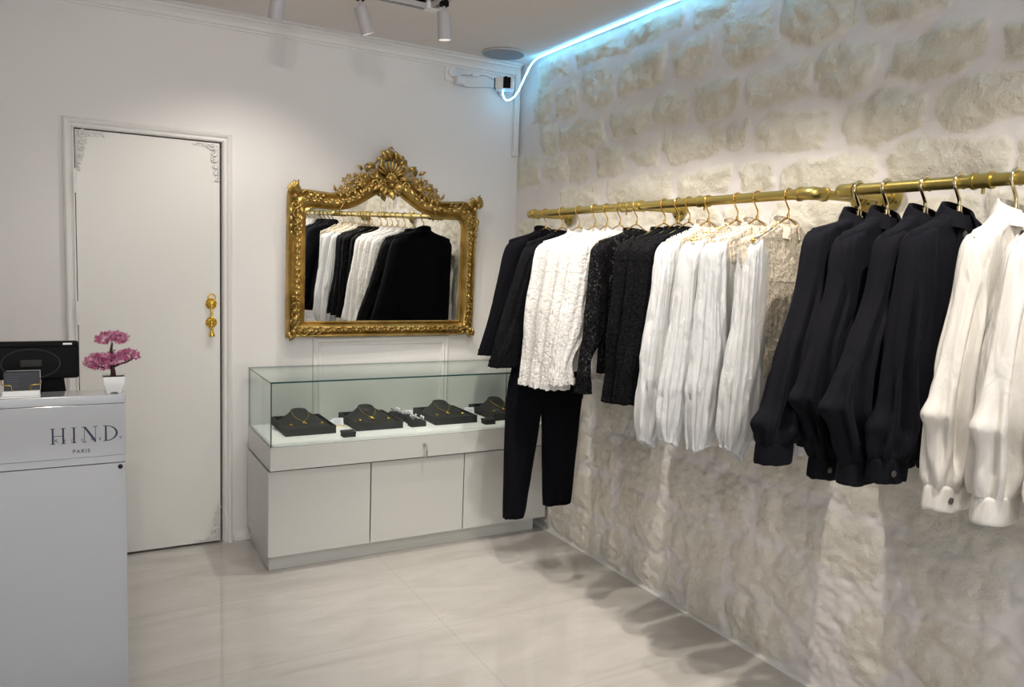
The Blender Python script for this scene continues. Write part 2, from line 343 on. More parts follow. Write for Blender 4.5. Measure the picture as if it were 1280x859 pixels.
# ------------------------------------------------------------------ ornament shapes on a plane y = const (relief towards -y)
def scroll(mb, x, z, size, ang, turns=1.3, hand=1, y=-.005, thick=.18, lift=.5, n=26, sides=7):
    pts = []; rr = []
    for i in range(n):
        t = i/(n-1); a = ang+hand*turns*2*PI*t; r = size*(1-t)**.85*.5+size*.03
        pts.append((x+r*math.cos(a), y-size*lift*thick*(.5+t), z+r*math.sin(a))); rr.append(size*thick*(.25+.75*math.sin(PI*min(1, t*1.15+.12)))*(1-.45*t))
    mb.tube(pts, rr, sides)
    q = pts[-1]; ball(mb, q, size*thick*.75)
def ball(mb, c, r, n=8, sy=1.0):
    P = [[(c[0]+r*math.sin(PI*i/(n-2))*math.cos(2*PI*k/n), c[1]+sy*r*math.cos(PI*i/(n-2)), c[2]+r*math.sin(PI*i/(n-2))*math.sin(2*PI*k/n)) for k in range(n)] for i in range(n-1)]
    mb.grid(P, wrapv=True)
def leafs(mb, x, z, ln, wd, ang, curl=.6, y=-.004, rise=.25, n=9):
    """a veined, curled leaf: thick, with a raised spine"""
    rows = []; top = []
    px, pz, a = x, z, ang
    for i in range(n):
        t = i/(n-1); hw = wd*.5*math.sin(PI*min(1, t**.75*.93+.05))*(1+.22*math.sin(t*18)); a += curl/n
        px += ln/n*math.cos(a); pz += ln/n*math.sin(a); nx, nz = -math.sin(a), math.cos(a); yy = y-ln*rise*math.sin(t*PI*.75)
        rows.append([(px+nx*hw*s, yy+d, pz+nz*hw*s) for s, d in ((-1, hw*.35), (-.55, -hw*.25), (-.12, hw*.05), (0, -hw*.35), (.12, hw*.05), (.55, -hw*.25), (1, hw*.35), (.5, hw*1.0+.002), (-.5, hw*1.0+.002))])
    mb.grid(rows, wrapv=True)
    k = 9; b0 = len(mb.v)-n*k; mb.f += [tuple(b0+j for j in range(k)), tuple(b0+(n-1)*k+j for j in range(k))]; mb.m += [mb.mi]*2
def flower(mb, x, z, r, y=-.01, petals=5, ph=0):
    for k in range(petals):
        a = ph+2*PI*k/petals
        leafs(mb, x+math.cos(a)*r*.12, z+math.sin(a)*r*.12, r*.95, r*.75, a, .2, y, .25, 6)
    ball(mb, (x, y-r*.25, z), r*.26)
rnd = random.Random(4)
def corner_app(mb, cx, cz, sx, sz, L, y):
    """lacy corner applique: long arm along z, short arm along x"""
    for i in range(6):
        t = i/5; z = cz+sz*(.012+L*t*.95); wdt = .045*(1-t)**.6+.010
        scroll(mb, cx+sx*(wdt*.55), z, .030*(1-.45*t)+.006, rnd.random()*6, 1.15, (-1)**i, y-.001, .17, .5, 16, 6)
        leafs(mb, cx+sx*.006, z, .030*(1-.4*t), .014, math.atan2(sz, sx*.6), .8*sx, y-.001, .3, 6)
    for i in range(4):
        t = i/3; x = cx+sx*(.018+L*.55*t*.95)
        scroll(mb, x, cz+sz*(.014*(1-t*.5)), .026*(1-.4*t), rnd.random()*6, 1.15, (-1)**i, y-.001, .17, .5, 16, 6)
        leafs(mb, x, cz+sz*.010, .028*(1-.3*t), .012, math.atan2(sz*.3, sx), .6*sz, y, .12, 6)
    mb.tube([(cx+sx*.003, y, cz+sz*.003), (cx+sx*.003, y-.001, cz+sz*L)], .003, 6); mb.tube([(cx+sx*.003, y, cz+sz*.003), (cx+sx*L*.62, y-.001, cz+sz*.003)], .003, 6)
for cx, cz, sx, sz, L in ((-2.294, 2.028, 1, -1, .165), (-1.678, 2.028, -1, -1, .165), (-1.678, .022, -1, 1, .165), (-2.294, .022, 1, 1, .165)):
    b = MB(); corner_app(b, cx, cz, sx, sz, L, -.004); b.build('corner_ornament', trim_m, dr, smooth=True)
# gold door pull: ring, two rosettes, twisted bar, tassel
hd = MB(); hx = -1.716
hd.tube([(hx+.017*math.cos(a), -.022, 1.272+.020*math.sin(a)) for a in [2*PI*i/20 for i in range(20)]], .0032, 8, closed=True)
for z in (1.242, 1.148):
    hd.lathe([(.026, .002), (.027, .005), (.020, .010), (.016, .011), (.013, .018), (.006, .024), (.001, .025)], (hx, 0, z), 24, 'y')
    for k in range(10): leafs(hd, hx+.010*math.cos(2*PI*k/10), z+.010*math.sin(2*PI*k/10), .018, .011, 2*PI*k/10, 0, -.008, .15, 5)
hd.tube([(hx+.0025*math.cos(i*1.3), -.022+.0025*math.sin(i*1.3), 1.238-.088*i/44) for i in range(45)], .0045, 8)
for k in range(3): ball(hd, (hx, -.024, 1.133-.006*k), .008-.001*k)
hd.lathe([(.006, -.022), (.009, -.026), (.0065, -.032), (.010, -.042), (.015, -.058), (.014, -.062), (.002, -.064)], (hx, -.022, 1.142), 16, 'z')
hd.build('door_handle', brightgold_m, dr, smooth=50)
# ------------------------------------------------------------------ STONE WALL
STONES = [[(-0.21,2.61),(-0.51,2.59),(-0.52,2.52),(-0.23,2.52)],[(-0.59,2.6),(-0.96,2.61),(-0.98,2.55),(-0.62,2.54)],[(-1.01,2.63),(-1.43,2.62),(-1.41,2.55),(-1.01,2.54)],[(-1.5,2.62),(-1.74,2.6),(-1.73,2.52),(-1.51,2.53)],[(-0.21,2.51),(-0.36,2.5),(-0.36,2.29),(-0.16,2.31)],[(-0.41,2.46),(-0.62,2.46),(-0.62,2.3),(-0.42,2.31)],[(-0.67,2.5),(-0.83,2.48),(-0.92,2.42),(-0.92,2.3),(-0.72,2.31),(-0.67,2.36)],[(-0.99,2.47),(-1.32,2.49),(-1.32,2.34),(-1.14,2.33),(-0.98,2.33)],[(-1.35,2.46),(-1.6,2.47),(-1.61,2.35),(-1.51,2.31),(-1.41,2.34)],[(-0.26,2.27),(-0.43,2.27),(-0.44,2.11),(-0.28,2.12)],[(-0.47,2.24),(-0.85,2.25),(-0.88,2.11),(-0.49,2.13)],[(-0.92,2.25),(-1.22,2.24),(-1.22,2.14),(-0.95,2.13)],[(-1.26,2.26),(-1.37,2.28),(-1.48,2.22),(-1.47,2.15),(-1.32,2.14),(-1.25,2.18)],[(-1.53,2.27),(-1.78,2.26),(-1.76,2.15),(-1.7,2.12),(-1.55,2.13)],[(0.01,2.11),(-0.25,2.11),(-0.27,1.96),(-0.0,1.95)],[(-0.32,2.08),(-0.53,2.08),(-0.54,1.97),(-0.36,1.96)],[(-0.57,2.09),(-0.74,2.09),(-0.76,1.96),(-0.58,1.95)],[(-0.83,2.07),(-1.03,2.08),(-1.05,1.96),(-0.85,1.95)],[(-1.06,2.04),(-1.29,2.07),(-1.3,1.97),(-1.17,1.98)],[(-1.35,2.1),(-1.69,2.08),(-1.71,2.01),(-1.62,1.97),(-1.4,1.97),(-1.34,2.02)],[(-1.73,2.06),(-1.85,2.09),(-1.86,2.02),(-1.81,1.98),(-1.73,2.0)],[(-0.48,1.91),(-0.86,1.91),(-0.86,1.79),(-0.49,1.78)],[(-0.93,1.91),(-1.38,1.92),(-1.41,1.8),(-0.96,1.79)],[(-1.46,1.9),(-1.75,1.92),(-1.75,1.82),(-1.47,1.81)],[(-1.68,2.49),(-1.82,2.5),(-1.92,2.49),(-1.95,2.36),(-1.9,2.31),(-1.75,2.32),(-1.69,2.38)],[(-1.82,2.25),(-1.94,2.26),(-2.13,2.26),(-2.14,2.15),(-2.01,2.14),(-1.87,2.13),(-1.83,2.17)],[(-1.81,1.91),(-1.98,1.92),(-1.99,1.82),(-1.84,1.8)],[(-1.98,2.53),(-2.28,2.48),(-2.29,2.36),(-2.23,2.33),(-2.14,2.31),(-2.04,2.34),(-1.98,2.41)],[(-2.33,2.46),(-2.63,2.41),(-2.63,2.33),(-2.52,2.32),(-2.4,2.32),(-2.34,2.35)],[(-2.16,2.24),(-2.2,2.29),(-2.38,2.27),(-2.39,2.2),(-2.34,2.14),(-2.28,2.12),(-2.19,2.14)],[(-2.46,2.25),(-2.69,2.27),(-2.74,2.24),(-2.75,2.16),(-2.67,2.13),(-2.54,2.12),(-2.44,2.15)],[(-2.81,2.21),(-2.88,2.23),(-2.92,2.22),(-2.93,2.14),(-2.83,2.13)],[(-1.91,2.04),(-1.96,2.1),(-2.23,2.08),(-2.24,2.02),(-2.2,1.96),(-2.08,1.95),(-1.92,1.98)],[(-2.3,2.08),(-2.42,2.1),(-2.57,2.08),(-2.58,2.01),(-2.58,1.96),(-2.5,1.95),(-2.42,1.94),(-2.32,1.95),(-2.29,2.01)],[(-2.63,2.06),(-2.68,2.1),(-2.92,2.08),(-2.95,1.96),(-2.8,1.96),(-2.73,1.94),(-2.66,1.95),(-2.63,1.98)],[(-2.04,1.89),(-2.25,1.92),(-2.4,1.9),(-2.42,1.85),(-2.4,1.8),(-2.03,1.79)],[(-2.46,1.88),(-2.53,1.92),(-2.82,1.91),(-2.85,1.88),(-2.85,1.81),(-2.7,1.8),(-2.49,1.82)],[(-2.88,1.88),(-2.96,1.88),(-2.98,1.81),(-2.88,1.8)],[(-2.6,0.63),(-2.78,0.73),(-2.94,0.7),(-2.95,0.56),(-2.85,0.46),(-2.7,0.45)],[(-2.44,0.26),(-2.53,0.38),(-2.65,0.39),(-2.67,0.25),(-2.51,0.11)],[(-1.95,0.24),(-2.11,0.32),(-2.15,0.19),(-1.99,0.1)],[(-2.27,0.65),(-2.37,0.7),(-2.38,0.56),(-2.29,0.52)],[(-2.1,0.46),(-2.24,0.51),(-2.26,0.36),(-2.13,0.31)]]
rs = random.Random(11)
def rect_poly(y0, y1, z0, z1, j=.018):
    # y0 > y1 (towards the viewer); bevelled corners, jittered
    jj = lambda: rs.uniform(-j, j); c = min(y0-y1, z1-z0)*rs.uniform(.12, .3)
    return [(y0-c+jj(), z1+jj()), (y1+c+jj(), z1+jj()), (y1+jj(), z1-c+jj()), (y1+jj(), z0+c+jj()), (y1+c+jj(), z0+jj()), (y0-c+jj(), z0+jj()), (y0+jj(), z0+c+jj()), (y0+jj(), z1-c+jj())]
big = STONES[38:40]; polys = STONES[:40]
def course(z0, z1, ystart, yend, avoid=()):
    y = ystart
    while y > yend:
        w_ = rs.uniform(.17, .42); y1 = y-w_; cyy, czz = (y+y1)/2, (z0+z1)/2
        if not any(min(p[0] for p in q)-.05 < cyy < max(p[0] for p in q)+.05 and min(p[1] for p in q)-.03 < czz < max(p[1] for p in q)+.03 for q in avoid):
            polys.append(rect_poly(y, y1, z0, z1))
        y = y1-rs.uniform(.03, .055)
for z0, z1 in ((1.60, 1.755), (1.40, 1.565), (1.17, 1.36), (.93, 1.13), (.70, .90), (.46, .66), (.22, .42), (.02, .185)):
    course(z0, z1, -rs.uniform(.0, .1), -7, big)
for z0, z1 in ((2.53, 2.63), (2.33, 2.49), (2.13, 2.27), (1.96, 2.09), (1.80, 1.92)):
    course(z0, z1, -3.03 if z1 < 2.2 else -2.98 if z1 < 2.3 else -2.75, -7)
ys = np.concatenate([np.arange(.05, -3.75, -.0085), np.arange(-3.76, YR-.02, -.03)]); zs = np.linspace(0, H, 313)
YY, ZZ = np.meshgrid(ys, zs, indexing='ij')
wy = YY+.016*fbm(YY*9, ZZ*9, 0, 5, 3); wz = ZZ+.013*fbm(YY*9, ZZ*9, 3, 9, 3)
mask = np.zeros(YY.shape); hgt = np.zeros(YY.shape); rs2 = random.Random(3)
for q in polys:
    q = np.array(q); y0, y1 = q[:, 0].min()-.06, q[:, 0].max()+.06; z0, z1 = q[:, 1].min()-.06, q[:, 1].max()+.06
    ii = np.where((ys > y0) & (ys < y1))[0]; jj = np.where((zs > z0) & (zs < z1))[0]
    if not len(ii) or not len(jj): continue
    sl = (slice(ii[0], ii[-1]+1), slice(jj[0], jj[-1]+1)); a, c = wy[sl], wz[sl]
    d = np.full(a.shape, 9.); ins = np.zeros(a.shape, bool)
    for k in range(len(q)):
        p, r = q[k], q[(k+1) % len(q)]; e = r-p
        t = np.clip(((a-p[0])*e[0]+(c-p[1])*e[1])/(e@e+1e-9), 0, 1)
        d = np.minimum(d, np.hypot(a-p[0]-t*e[0], c-p[1]-t*e[1]))
        cond = ((p[1] > c) != (r[1] > c)) & (a < (r[0]-p[0])*(c-p[1])/(r[1]-p[1]+1e-12)+p[0]); ins ^= cond
    sd = np.where(ins, -d, d); lev = rs2.uniform(.55, 1.1)
    mk = sstep(.016, -.002, sd); mask[sl] = np.maximum(mask[sl], mk*min(1, lev+.2))
    hgt[sl] = np.maximum(hgt[sl], lev*sstep(.014, -.006, sd)*.007+sstep(0, -.05, sd)*.006)
rough = fbm(YY*16, ZZ*20, 1, 21, 5, .6); ridg = 1-np.abs(fbm(YY*11, ZZ*15, 2, 44, 4, .55))
low = sstep(1.7, 1.1, ZZ)
disp = .006*fbm(YY*2.2, ZZ*2.2, 0, 2, 3)+hgt+mask*(.0045*rough+.007*(ridg-.6))+(1-mask)*.0016*rough*(1+3.5*low)
disp += sstep(2.62, 2.66, ZZ)*.0+.010*sstep(2.56, 2.64, ZZ)*(.5+.8*np.abs(rough))
disp = disp*(1-.6*sstep(-.06, 0, YY))
disp = disp*np.where(ZZ < .02, ZZ/.02*.6+.4, 1)
XX = .016-disp
mb = MB(); nI, nJ = YY.shape
V = np.stack([XX, YY, ZZ], -1).reshape(-1, 3)
idx = np.arange(nI*nJ).reshape(nI, nJ)
F = np.stack([idx[:-1, :-1], idx[:-1, 1:], idx[1:, 1:], idx[1:, :-1]], -1).reshape(-1, 4)
me = bpy.data.meshes.new('wall_right')
# slab behind the relief so the wall has real thickness
b8 = [(.12, .05, 0), (.12, ys[-1], 0), (.12, ys[-1], H), (.12, .05, H)]; n0 = len(V)
Vall = V.tolist()+b8
Fall = F.tolist()+[[n0, n0+1, n0+2, n0+3]]
Fall += [[int(idx[0, 0]), int(idx[-1, 0]), n0+1, n0], [int(idx[0, -1]), n0+3, n0+2, int(idx[-1, -1])], [int(idx[0, 0]), n0, n0+3, int(idx[0, -1])], [int(idx[-1, 0]), int(idx[-1, -1]), n0+2, n0+1]]
me.from_pydata(Vall, [], Fall); me.materials.append(stone_m)
me.polygons.foreach_set('use_smooth', [True]*len(F)+[False]*5)
at = me.attributes.new('stone', 'FLOAT', 'POINT')
cm = mask*(1-.45*low*(.5+.5*np.clip(fbm(YY*2, ZZ*2, 0, 77, 2), -1, 1)))
at.data.foreach_set('value', np.concatenate([cm.reshape(-1), np.zeros(4)]).astype(np.float32)); me.update()
o = bpy.data.objects.new('wall_right', me); C.objects.link(o); tag(o, kind='structure')
# white joint line where the stone meets the floor
b = MB(); b.box(-.010, .02, -7, -.0, 0, .0025); struct('baseboard_right', b, trim_m)
# ================================================================== CEILING FITTINGS
def track(mb, x0, y0, x1, y1):
    along = abs(x1-x0) > abs(y1-y0); a, c = min(x0, x1), max(x0, x1); d, e = min(y0, y1), max(y0, y1); w_ = .018
    if along:
        mb.box(a, c, y0-w_, y0-w_+.008, 2.618, H); mb.box(a, c, y0+w_-.008, y0+w_, 2.618, H); mb.box(a, c, y0-w_, y0+w_, 2.64, H)
    else:
        mb.box(x0-w_, x0-w_+.008, d, e, 2.618, H); mb.box(x0+w_-.008, x0+w_, d, e, 2.618, H); mb.box(x0-w_, x0+w_, d, e, 2.64, H)
TX, TY = -.885, -.76
tk = thing('ceiling_track', 'light grey lighting track forming a corner on the ceiling above the glass case', 'lighting track', (TX, TY, H))
b = MB(); track(b, -2.5, TY, TX-.03, TY); b.build('track_rail', spot_m, tk)
b = MB(); track(b, TX, TY-.03, TX, -5.2); b.build('track_rail', spot_m, tk)
b = MB(); b.box(-2.5, TX-.03, TY-.009, TY+.009, 2.632, 2.64); b.build('track_groove', dark_m, tk)
b = MB(); b.box(TX-.009, TX+.009, -5.2, TY-.03, 2.632, 2.64); b.build('track_groove', dark_m, tk)
b = MB(); b.box(TX-.034, TX+.022, TY-.034, TY+.022, 2.615, H, .003); b.build('corner_connector', white_plastic, tk)
fill_track = thing('ceiling_track', 'added light grey straight ceiling track for the unseen fill spotlights, out of view', 'lighting track', (-2.5, -4.5, H))  # extra track added out of view to carry the fill spots
b = MB(); track(b, -2.5, -3.6, -2.5, -6.2); b.build('track_rail', spot_m, fill_track)
b = MB(); b.box(-2.509, -2.491, -6.2, -3.6, 2.632, 2.64); b.build('track_groove', dark_m, fill_track)
bulb_m = mat('lit lamp face', (.9, .9, .85), .5, emit=(1, .9, .75, 4))
def spotlight(x, y, aim, watts, label, size=62, blend=.45, first=[None]):
    root = thing('track_spotlight', label, 'spotlight', (x, y, 2.618), 'cylinder spotlights clipped under the ceiling tracks')
    pivot = Vector((x, y, 2.565)); d = (Vector(aim)-pivot).normalized()
    ax = d.cross(Vector((0, 0, 1))); ax = ax.normalized() if ax.length > 1e-4 else Vector((1, 0, 0)); by = d.cross(ax)
    # the head hangs from its upper end: tilt limited, as on the real fitting
    M = Matrix(((ax.x, by.x, -d.x, pivot.x), (ax.y, by.y, -d.y, pivot.y), (ax.z, by.z, -d.z, pivot.z), (0, 0, 0, 1)))
    MB().box(x-.016, x+.016, y-.016, y+.016, 2.598, 2.636, .002).build('adapter', dark_m if False else black_plastic, root)
    b = MB(); b.cyl((x, y, 2.60), (x, y, 2.56), .006, n=12); b.build('stem', spot_m, root, smooth=40)
    prof_ = [(.004, .008), (.026, .008), (.029, .004), (.029, -.105), (.0265, -.106), (.0255, -.080), (.002, -.080)]
    t = MB(); t.lathe(prof_, (0, 0, 0), 28); t.v = [tuple(M @ Vector(v)) for v in t.v]; hd_ = t.build('lamp_head', spot_m, root, smooth=40)
    t = MB(); t.lathe([(.001, -.0815), (.022, -.0815), (.022, -.084), (.001, -.084)], (0, 0, 0), 20); t.v = [tuple(M @ Vector(v)) for v in t.v]; t.build('lens', bulb_m, root)
    ld = bpy.data.lights.new('spot_lamp', 'SPOT'); ld.energy = watts; ld.spot_size = math.radians(size); ld.spot_blend = blend; ld.shadow_soft_size = .018; ld.color = (1, .93, .84)
    lo = bpy.data.objects.new('spot_lamp', ld); C.objects.link(lo); lo.parent = root
    q = d.to_track_quat('-Z', 'Y'); lo.rotation_euler = q.to_euler(); lo.location = pivot+d*.11-root.location
    return root
LB = 'light grey cylinder spotlight on track, '
spotlight(-1.56, TY, (-1.65, -.1, .9), SPOT_WALL_W, LB+'leftmost of three in view', 115, 1)
spotlight(-1.215, TY, (-.50, -.62, .7), SPOT_WALL_W, LB+'tilted middle one of three in view', 115, 1)
spotlight(TX, -.90, (-.70, -.78, .4), SPOT_W*.55, LB+'rightmost of three in view', 115, 1)
for k, (yy, ax, ay) in enumerate(((-1.80, -.28, -1.30), (-2.40, -.25, -2.0), (-3.40, -.3, -2.85))):
    spotlight(TX, yy, (ax, ay, .85), SPOT_W, LB+'%s out of view along the clothes rail' % ('first', 'second', 'third')[k], 96, 1)
for k, (yy, ax, ay, az) in enumerate(((-3.9, -1.9, 0, 1.5), (-4.7, -.4, -1.2, 1.2), (-5.5, -1.2, -1.5, .2))):  # fill spots added out of view to brighten the room
    spotlight(-2.5, yy, (ax, ay, az), SPOT_FILL_W, LB+'%s added fill light on the unseen rear track' % ('first', 'second', 'third')[k], 85, .6)
# speaker disc
sp = thing('ceiling_speaker', 'round grey speaker disc on the ceiling near the stone wall corner', 'speaker', (-.225, -.225, H))
b = MB(); b.lathe([(.112, 0), (.114, -.006), (.108, -.009), (.104, -.008), (.0, -.008)], (-.225, -.225, H-.0005), 48); b.build('speaker_grille', mat('grey speaker cloth', (.30, .33, .37), .9), sp, smooth=30)
b = MB(); b.lathe([(.115, 0), (.119, -.003), (.119, -.009), (.113, -.010), (.113, 0)], (-.225, -.225, H-.0005), 48, cap=False); b.build('rim', spot_m, sp, smooth=40)
# LED strip: along the ceiling edge, then a loop down to the camera
pts = [(-.040, y, 2.641) for y in (-6.9, -5.5, -4, -3, -2, -1.4, -1, -.6, -.40)]+[(-.042, -.29, 2.638), (-.045, -.245, 2.625), (-.05, -.215, 2.600), (-.056, -.19, 2.565), (-.066, -.17, 2.525), (-.078, -.15, 2.48), (-.095, -.135, 2.447), (-.118, -.125, 2.428), (-.142, -.125, 2.422), (-.162, -.13, 2.433), (-.172, -.135, 2.452), (-.170, -.135, 2.474)]
b = MB(); b.tube(pts, .0042, 8); tag(b.build('led_strip', led_m, None, smooth=True), 'glowing cyan light strip along the stone wall top, looping down at the corner', 'light strip')
# security camera
cd = thing('security_camera', 'small white box security camera with black face in the ceiling corner', 'camera', (-.06, -.03, 2.50))
Mc = Matrix.Translation((-.172, -.155, 2.502)) @ Matrix.Rotation(math.radians(-32), 4, 'Z')
b = MB(); b.box(-.052, .052, -.04, .045, -.033, .033, .010, Mc); b.build('camera_body', white_plastic, cd, smooth=40)
b = MB(); b.box(-.006, .036, -.046, -.038, -.030, .030, .003, Mc); b.build('black_window', black_plastic, cd, smooth=40); b = MB(); b.box(-.058, -.050, -.028, .03, -.028, .028, .003, Mc); b.build('black_window', black_plastic, cd, smooth=40)
b = MB(); b.lathe([(.010, -.045), (.011, -.050), (.007, -.051), (.001, -.049)], (0, 0, 0), 20, 'y'); b.v = [tuple(Mc @ (Vector((v[0]+.015, -v[1]-.096, v[2])))) for v in b.v]; b.build('lens', lining_m, cd, smooth=40)
b = MB(); b.lathe([(.05, .004), (.052, .010), (.046, .018), (.034, .024), (.030, .034), (.014, .036)], (-.085, -.004, 2.505), 32, 'y'); b.build('mount_base', white_plastic, cd, smooth=35)
b = MB(); b.tube([(-.085, -.035, 2.505), (-.092, -.07, 2.498), (-.115, -.10, 2.498), (-.14, -.125, 2.50)], [.016, .013, .012, .014], 12); b.build('mount_arm', white_plastic, cd, smooth=True)
b = MB()
for k in range(3): b.tube([(-.085+(.030-.004*k)*math.cos(a), -.045-.006*k, 2.51+(.036-.004*k)*math.sin(a)) for a in [2*PI*i/24 for i in range(24)]], .003, 6, closed=True)
b.build('coiled_cable', white_plastic, cd, smooth=True)
# socket with plug adapters and cable
sk = thing('wall_socket', 'white power socket with plug adapter and cable beside the corner camera', 'socket', (-.44, 0, 2.545))
MB().box(-.475, -.405, -.012, 0, 2.505, 2.585, .004).build('socket_plate', white_plastic, sk)
b = MB(); b.lathe([(.026, -.010), (.026, .018), (.022, .020)], (-.435, -.012, 2.556), 24, 'y'); b.build('socket_face', white_plastic, sk, smooth=35)
b = MB(); b.box(-.425, -.375, -.065, -.012, 2.49, 2.535, .010); b.build('plug', white_plastic, sk, smooth=40)
b = MB(); b.box(-.32, -.275, -.04, -.022, 2.548, 2.566, .005); b.build('usb_plug', white_plastic, sk, smooth=40)
b = MB(); b.tube([(-.40, -.045, 2.535), (-.37, -.04, 2.545), (-.34, -.03, 2.548), (-.32, -.03, 2.555)], .0035, 6)
b.tube([(-.275, -.03, 2.558), (-.24, -.035, 2.562), (-.20, -.05, 2.548), (-.17, -.08, 2.52), (-.16, -.11, 2.49)], .0022, 6)
b.tube([(-.39, -.03, 2.49), (-.33, -.012, 2.487), (-.26, -.012, 2.497), (-.20, -.012, 2.505), (-.135, -.012, 2.505)], .0022, 6); b.build('cable', spot_m, sk, smooth=True)
# ================================================================== GILT MIRROR
CX = -.797
mi = thing('wall_mirror', 'large wall mirror in an ornate carved gold frame with flower crest', 'mirror', (CX, -.001, 1.07))
tin = [(0, 1.866), (.03, 1.862), (.065, 1.845), (.10, 1.822), (.14, 1.795), (.18, 1.772), (.22, 1.756), (.27, 1.744), (.33, 1.742), (.38, 1.746), (.415, 1.744), (.438, 1.730), (.450, 1.705)]
tout = [(0, 1.985), (.045, 1.978), (.085, 1.958), (.125, 1.928), (.165, 1.895), (.21, 1.862), (.26, 1.842), (.32, 1.832), (.39, 1.836), (.45, 1.840), (.50, 1.836), (.542, 1.825), (.546, 1.79)]
side = [(t, z) for t, z in ((0, 1.64), (0, 1.5), (0, 1.4), (0, 1.3), (0, 1.2))]
inn = [(x, z) for x, z in tin]+[(.451, z) for z in (1.62, 1.5, 1.38, 1.26)]+[(.451, 1.156)]+[(x, 1.156) for x in (.3, .15, 0)]
out_ = [(x, z) for x, z in tout]+[(.546, z) for z in (1.66, 1.5, 1.36, 1.22)]+[(.546, 1.070)]+[(x, 1.070) for x in (.32, .16, 0)]
inn = [(CX+x, z) for x, z in inn]+[(CX-x, z) for x, z in inn[-2:0:-1]]
out_ = [(CX+x, z) for x, z in out_]+[(CX-x, z) for x, z in out_[-2:0:-1]]
prof = [(0, -.018), (.0, -.030), (.05, -.034), (.10, -.030), (.16, -.026), (.24, -.036), (.36, -.050), (.46, -.054), (.56, -.050), (.66, -.038), (.72, -.034), (.78, -.046), (.86, -.052), (.93, -.046), (1, -.030), (1, -.006)]
rows = [[(i_[0]*(1-s)+o_[0]*s, y, i_[1]*(1-s)+o_[1]*s) for s, y in prof] for i_, o_ in zip(inn, out_)]
# resample rows for smooth curves
b = MB(); b.grid(rows, wrapu=True, wrapv=True)
# bead row in the outer cove
R = np.array(rows)
def rowpt(s):
    k = np.interp(s, [q[0] for q in prof], range(len(prof))); i0 = int(min(k, len(prof)-2)); f = k-i0
    return R[:, i0]*(1-f)+R[:, i0+1]*f
def walk(P, step, closed=True):
    Q = np.vstack([P, P[:1]]) if closed else P
    seg = np.linalg.norm(np.diff(Q, axis=0), axis=1); L = np.concatenate([[0], np.cumsum(seg)]); n = int(L[-1]/step); s = (np.arange(n)+.5)*L[-1]/n
    pts = np.stack([np.interp(s, L, Q[:, k]) for k in range(3)], -1); tg = np.stack([np.interp(np.clip(s+.004, 0, L[-1]), L, Q[:, k])-np.interp(np.clip(s-.004, 0, L[-1]), L, Q[:, k]) for k in range(3)], -1)
    return pts, np.arctan2(tg[:, 2], tg[:, 0])
for s_, stp, rr_ in ((.70, .0095, .0036), (.055, .012, .0028)):
    P, A = walk(rowpt(s_), stp)
    for q in P: ball(b, q, rr_, 6)
b.build('frame', gold_m, mi, smooth=50)
# running vine relief
b = MB(); P, A = walk(rowpt(.46), .030)
for k, (q, a) in enumerate(zip(P, A)):
    sgn = (-1)**k
    scroll(b, q[0], q[2], .026, a+sgn*1.2, 1.0, sgn, q[1]+.004, .17, .6, 14, 6)
    leafs(b, q[0], q[2], .036, .017, a+sgn*.7, -sgn*1.0, q[1]+.003, .28, 7); leafs(b, q[0], q[2], .028, .014, a+PI-sgn*.6, sgn*.8, q[1]+.003, .28, 7)
b.build('vine_relief', gold_m, mi, smooth=True)
def crn(sx, sz):
    b = MB(); x0 = CX+sx*.505; z0 = 1.80 if sz > 0 else 1.105; y = -.048
    n = 9 if sz > 0 else 7
    for k in range(n):          # fan of acanthus
        a = PI/2*(1 if sz > 0 else -1)+sx*(-.9+1.8*k/(n-1))
        leafs(b, x0+sx*.016, z0+(.004 if sz > 0 else 0), (.084 if sz > 0 else .050)*(1-.7*abs(k/(n-1)-.5)), .028, a, .5*(1 if k > n/2 else -1), y, .30, 9)
    ball(b, (x0+sx*.010, y-.012, z0), .015)
    for j, (dz, s) in enumerate(((-.045, .050), (-.090, .040), (-.132, .034), (-.170, .026))):
        q = dz*sz
        scroll(b, x0+sx*(.004+.006*(-1)**j), z0+q, s, sz*PI/2, 1.35, sx*sz*(-1)**j, y, .17, .55)
        leafs(b, x0+sx*.022, z0+q, s*1.05, s*.5, -sz*PI/2+sx*.5, -.7*sx*sz, y-.004, .3); leafs(b, x0-sx*.020, z0+q, s*.95, s*.45, -sz*PI/2-sx*.5, .7*sx*sz, y-.004, .3)
    for j, (dx, s) in enumerate(((-.05, .042), (-.09, .034), (-.125, .026))):
        zz = z0+(.014 if sz > 0 else -.004)
        scroll(b, x0+sx*dx, zz, s, 0 if sx > 0 else PI, 1.3, sz*sx*(-1)**j, y, .16, .5)
        leafs(b, x0+sx*dx, zz, s, s*.5, PI if sx > 0 else 0, .6*sx*sz, y, .3)
    b.build('corner_ornament', gold_m, mi, smooth=True)
for sx in (-1, 1):
    for sz in (1, -1): crn(sx, sz)
# crest
b = MB(); y = -.050
for k in range(9):                          # open shell rays
    a = math.radians(28+124*k/8); c0 = (CX-.004+.022*math.cos(a), y-.012, 1.932+.018*math.sin(a)); L_ = .088-.012*abs(k-4)/4
    c1 = (CX-.004+L_*math.cos(a), y-.030, 1.932+L_*math.sin(a)*.92); c2 = (CX-.004+(L_+.016)*math.cos(a), y-.018, 1.932+(L_+.016)*math.sin(a)*.92)
    b.tube([c0, ((c0[0]+c1[0])/2, y-.026, (c0[2]+c1[2])/2), c1, c2], [.0035, .0055, .0078, .004], 8)
b.lathe([(.030, -.004), (.030, .010), (.020, .022), (.010, .028), (.001, .030)], (CX-.004, y, 1.930), 20, 'y')
for k in range(7): leafs(b, CX-.004, 1.930, .034, .020, math.radians(10+160*k/6), .2, y-.018, .3, 7)
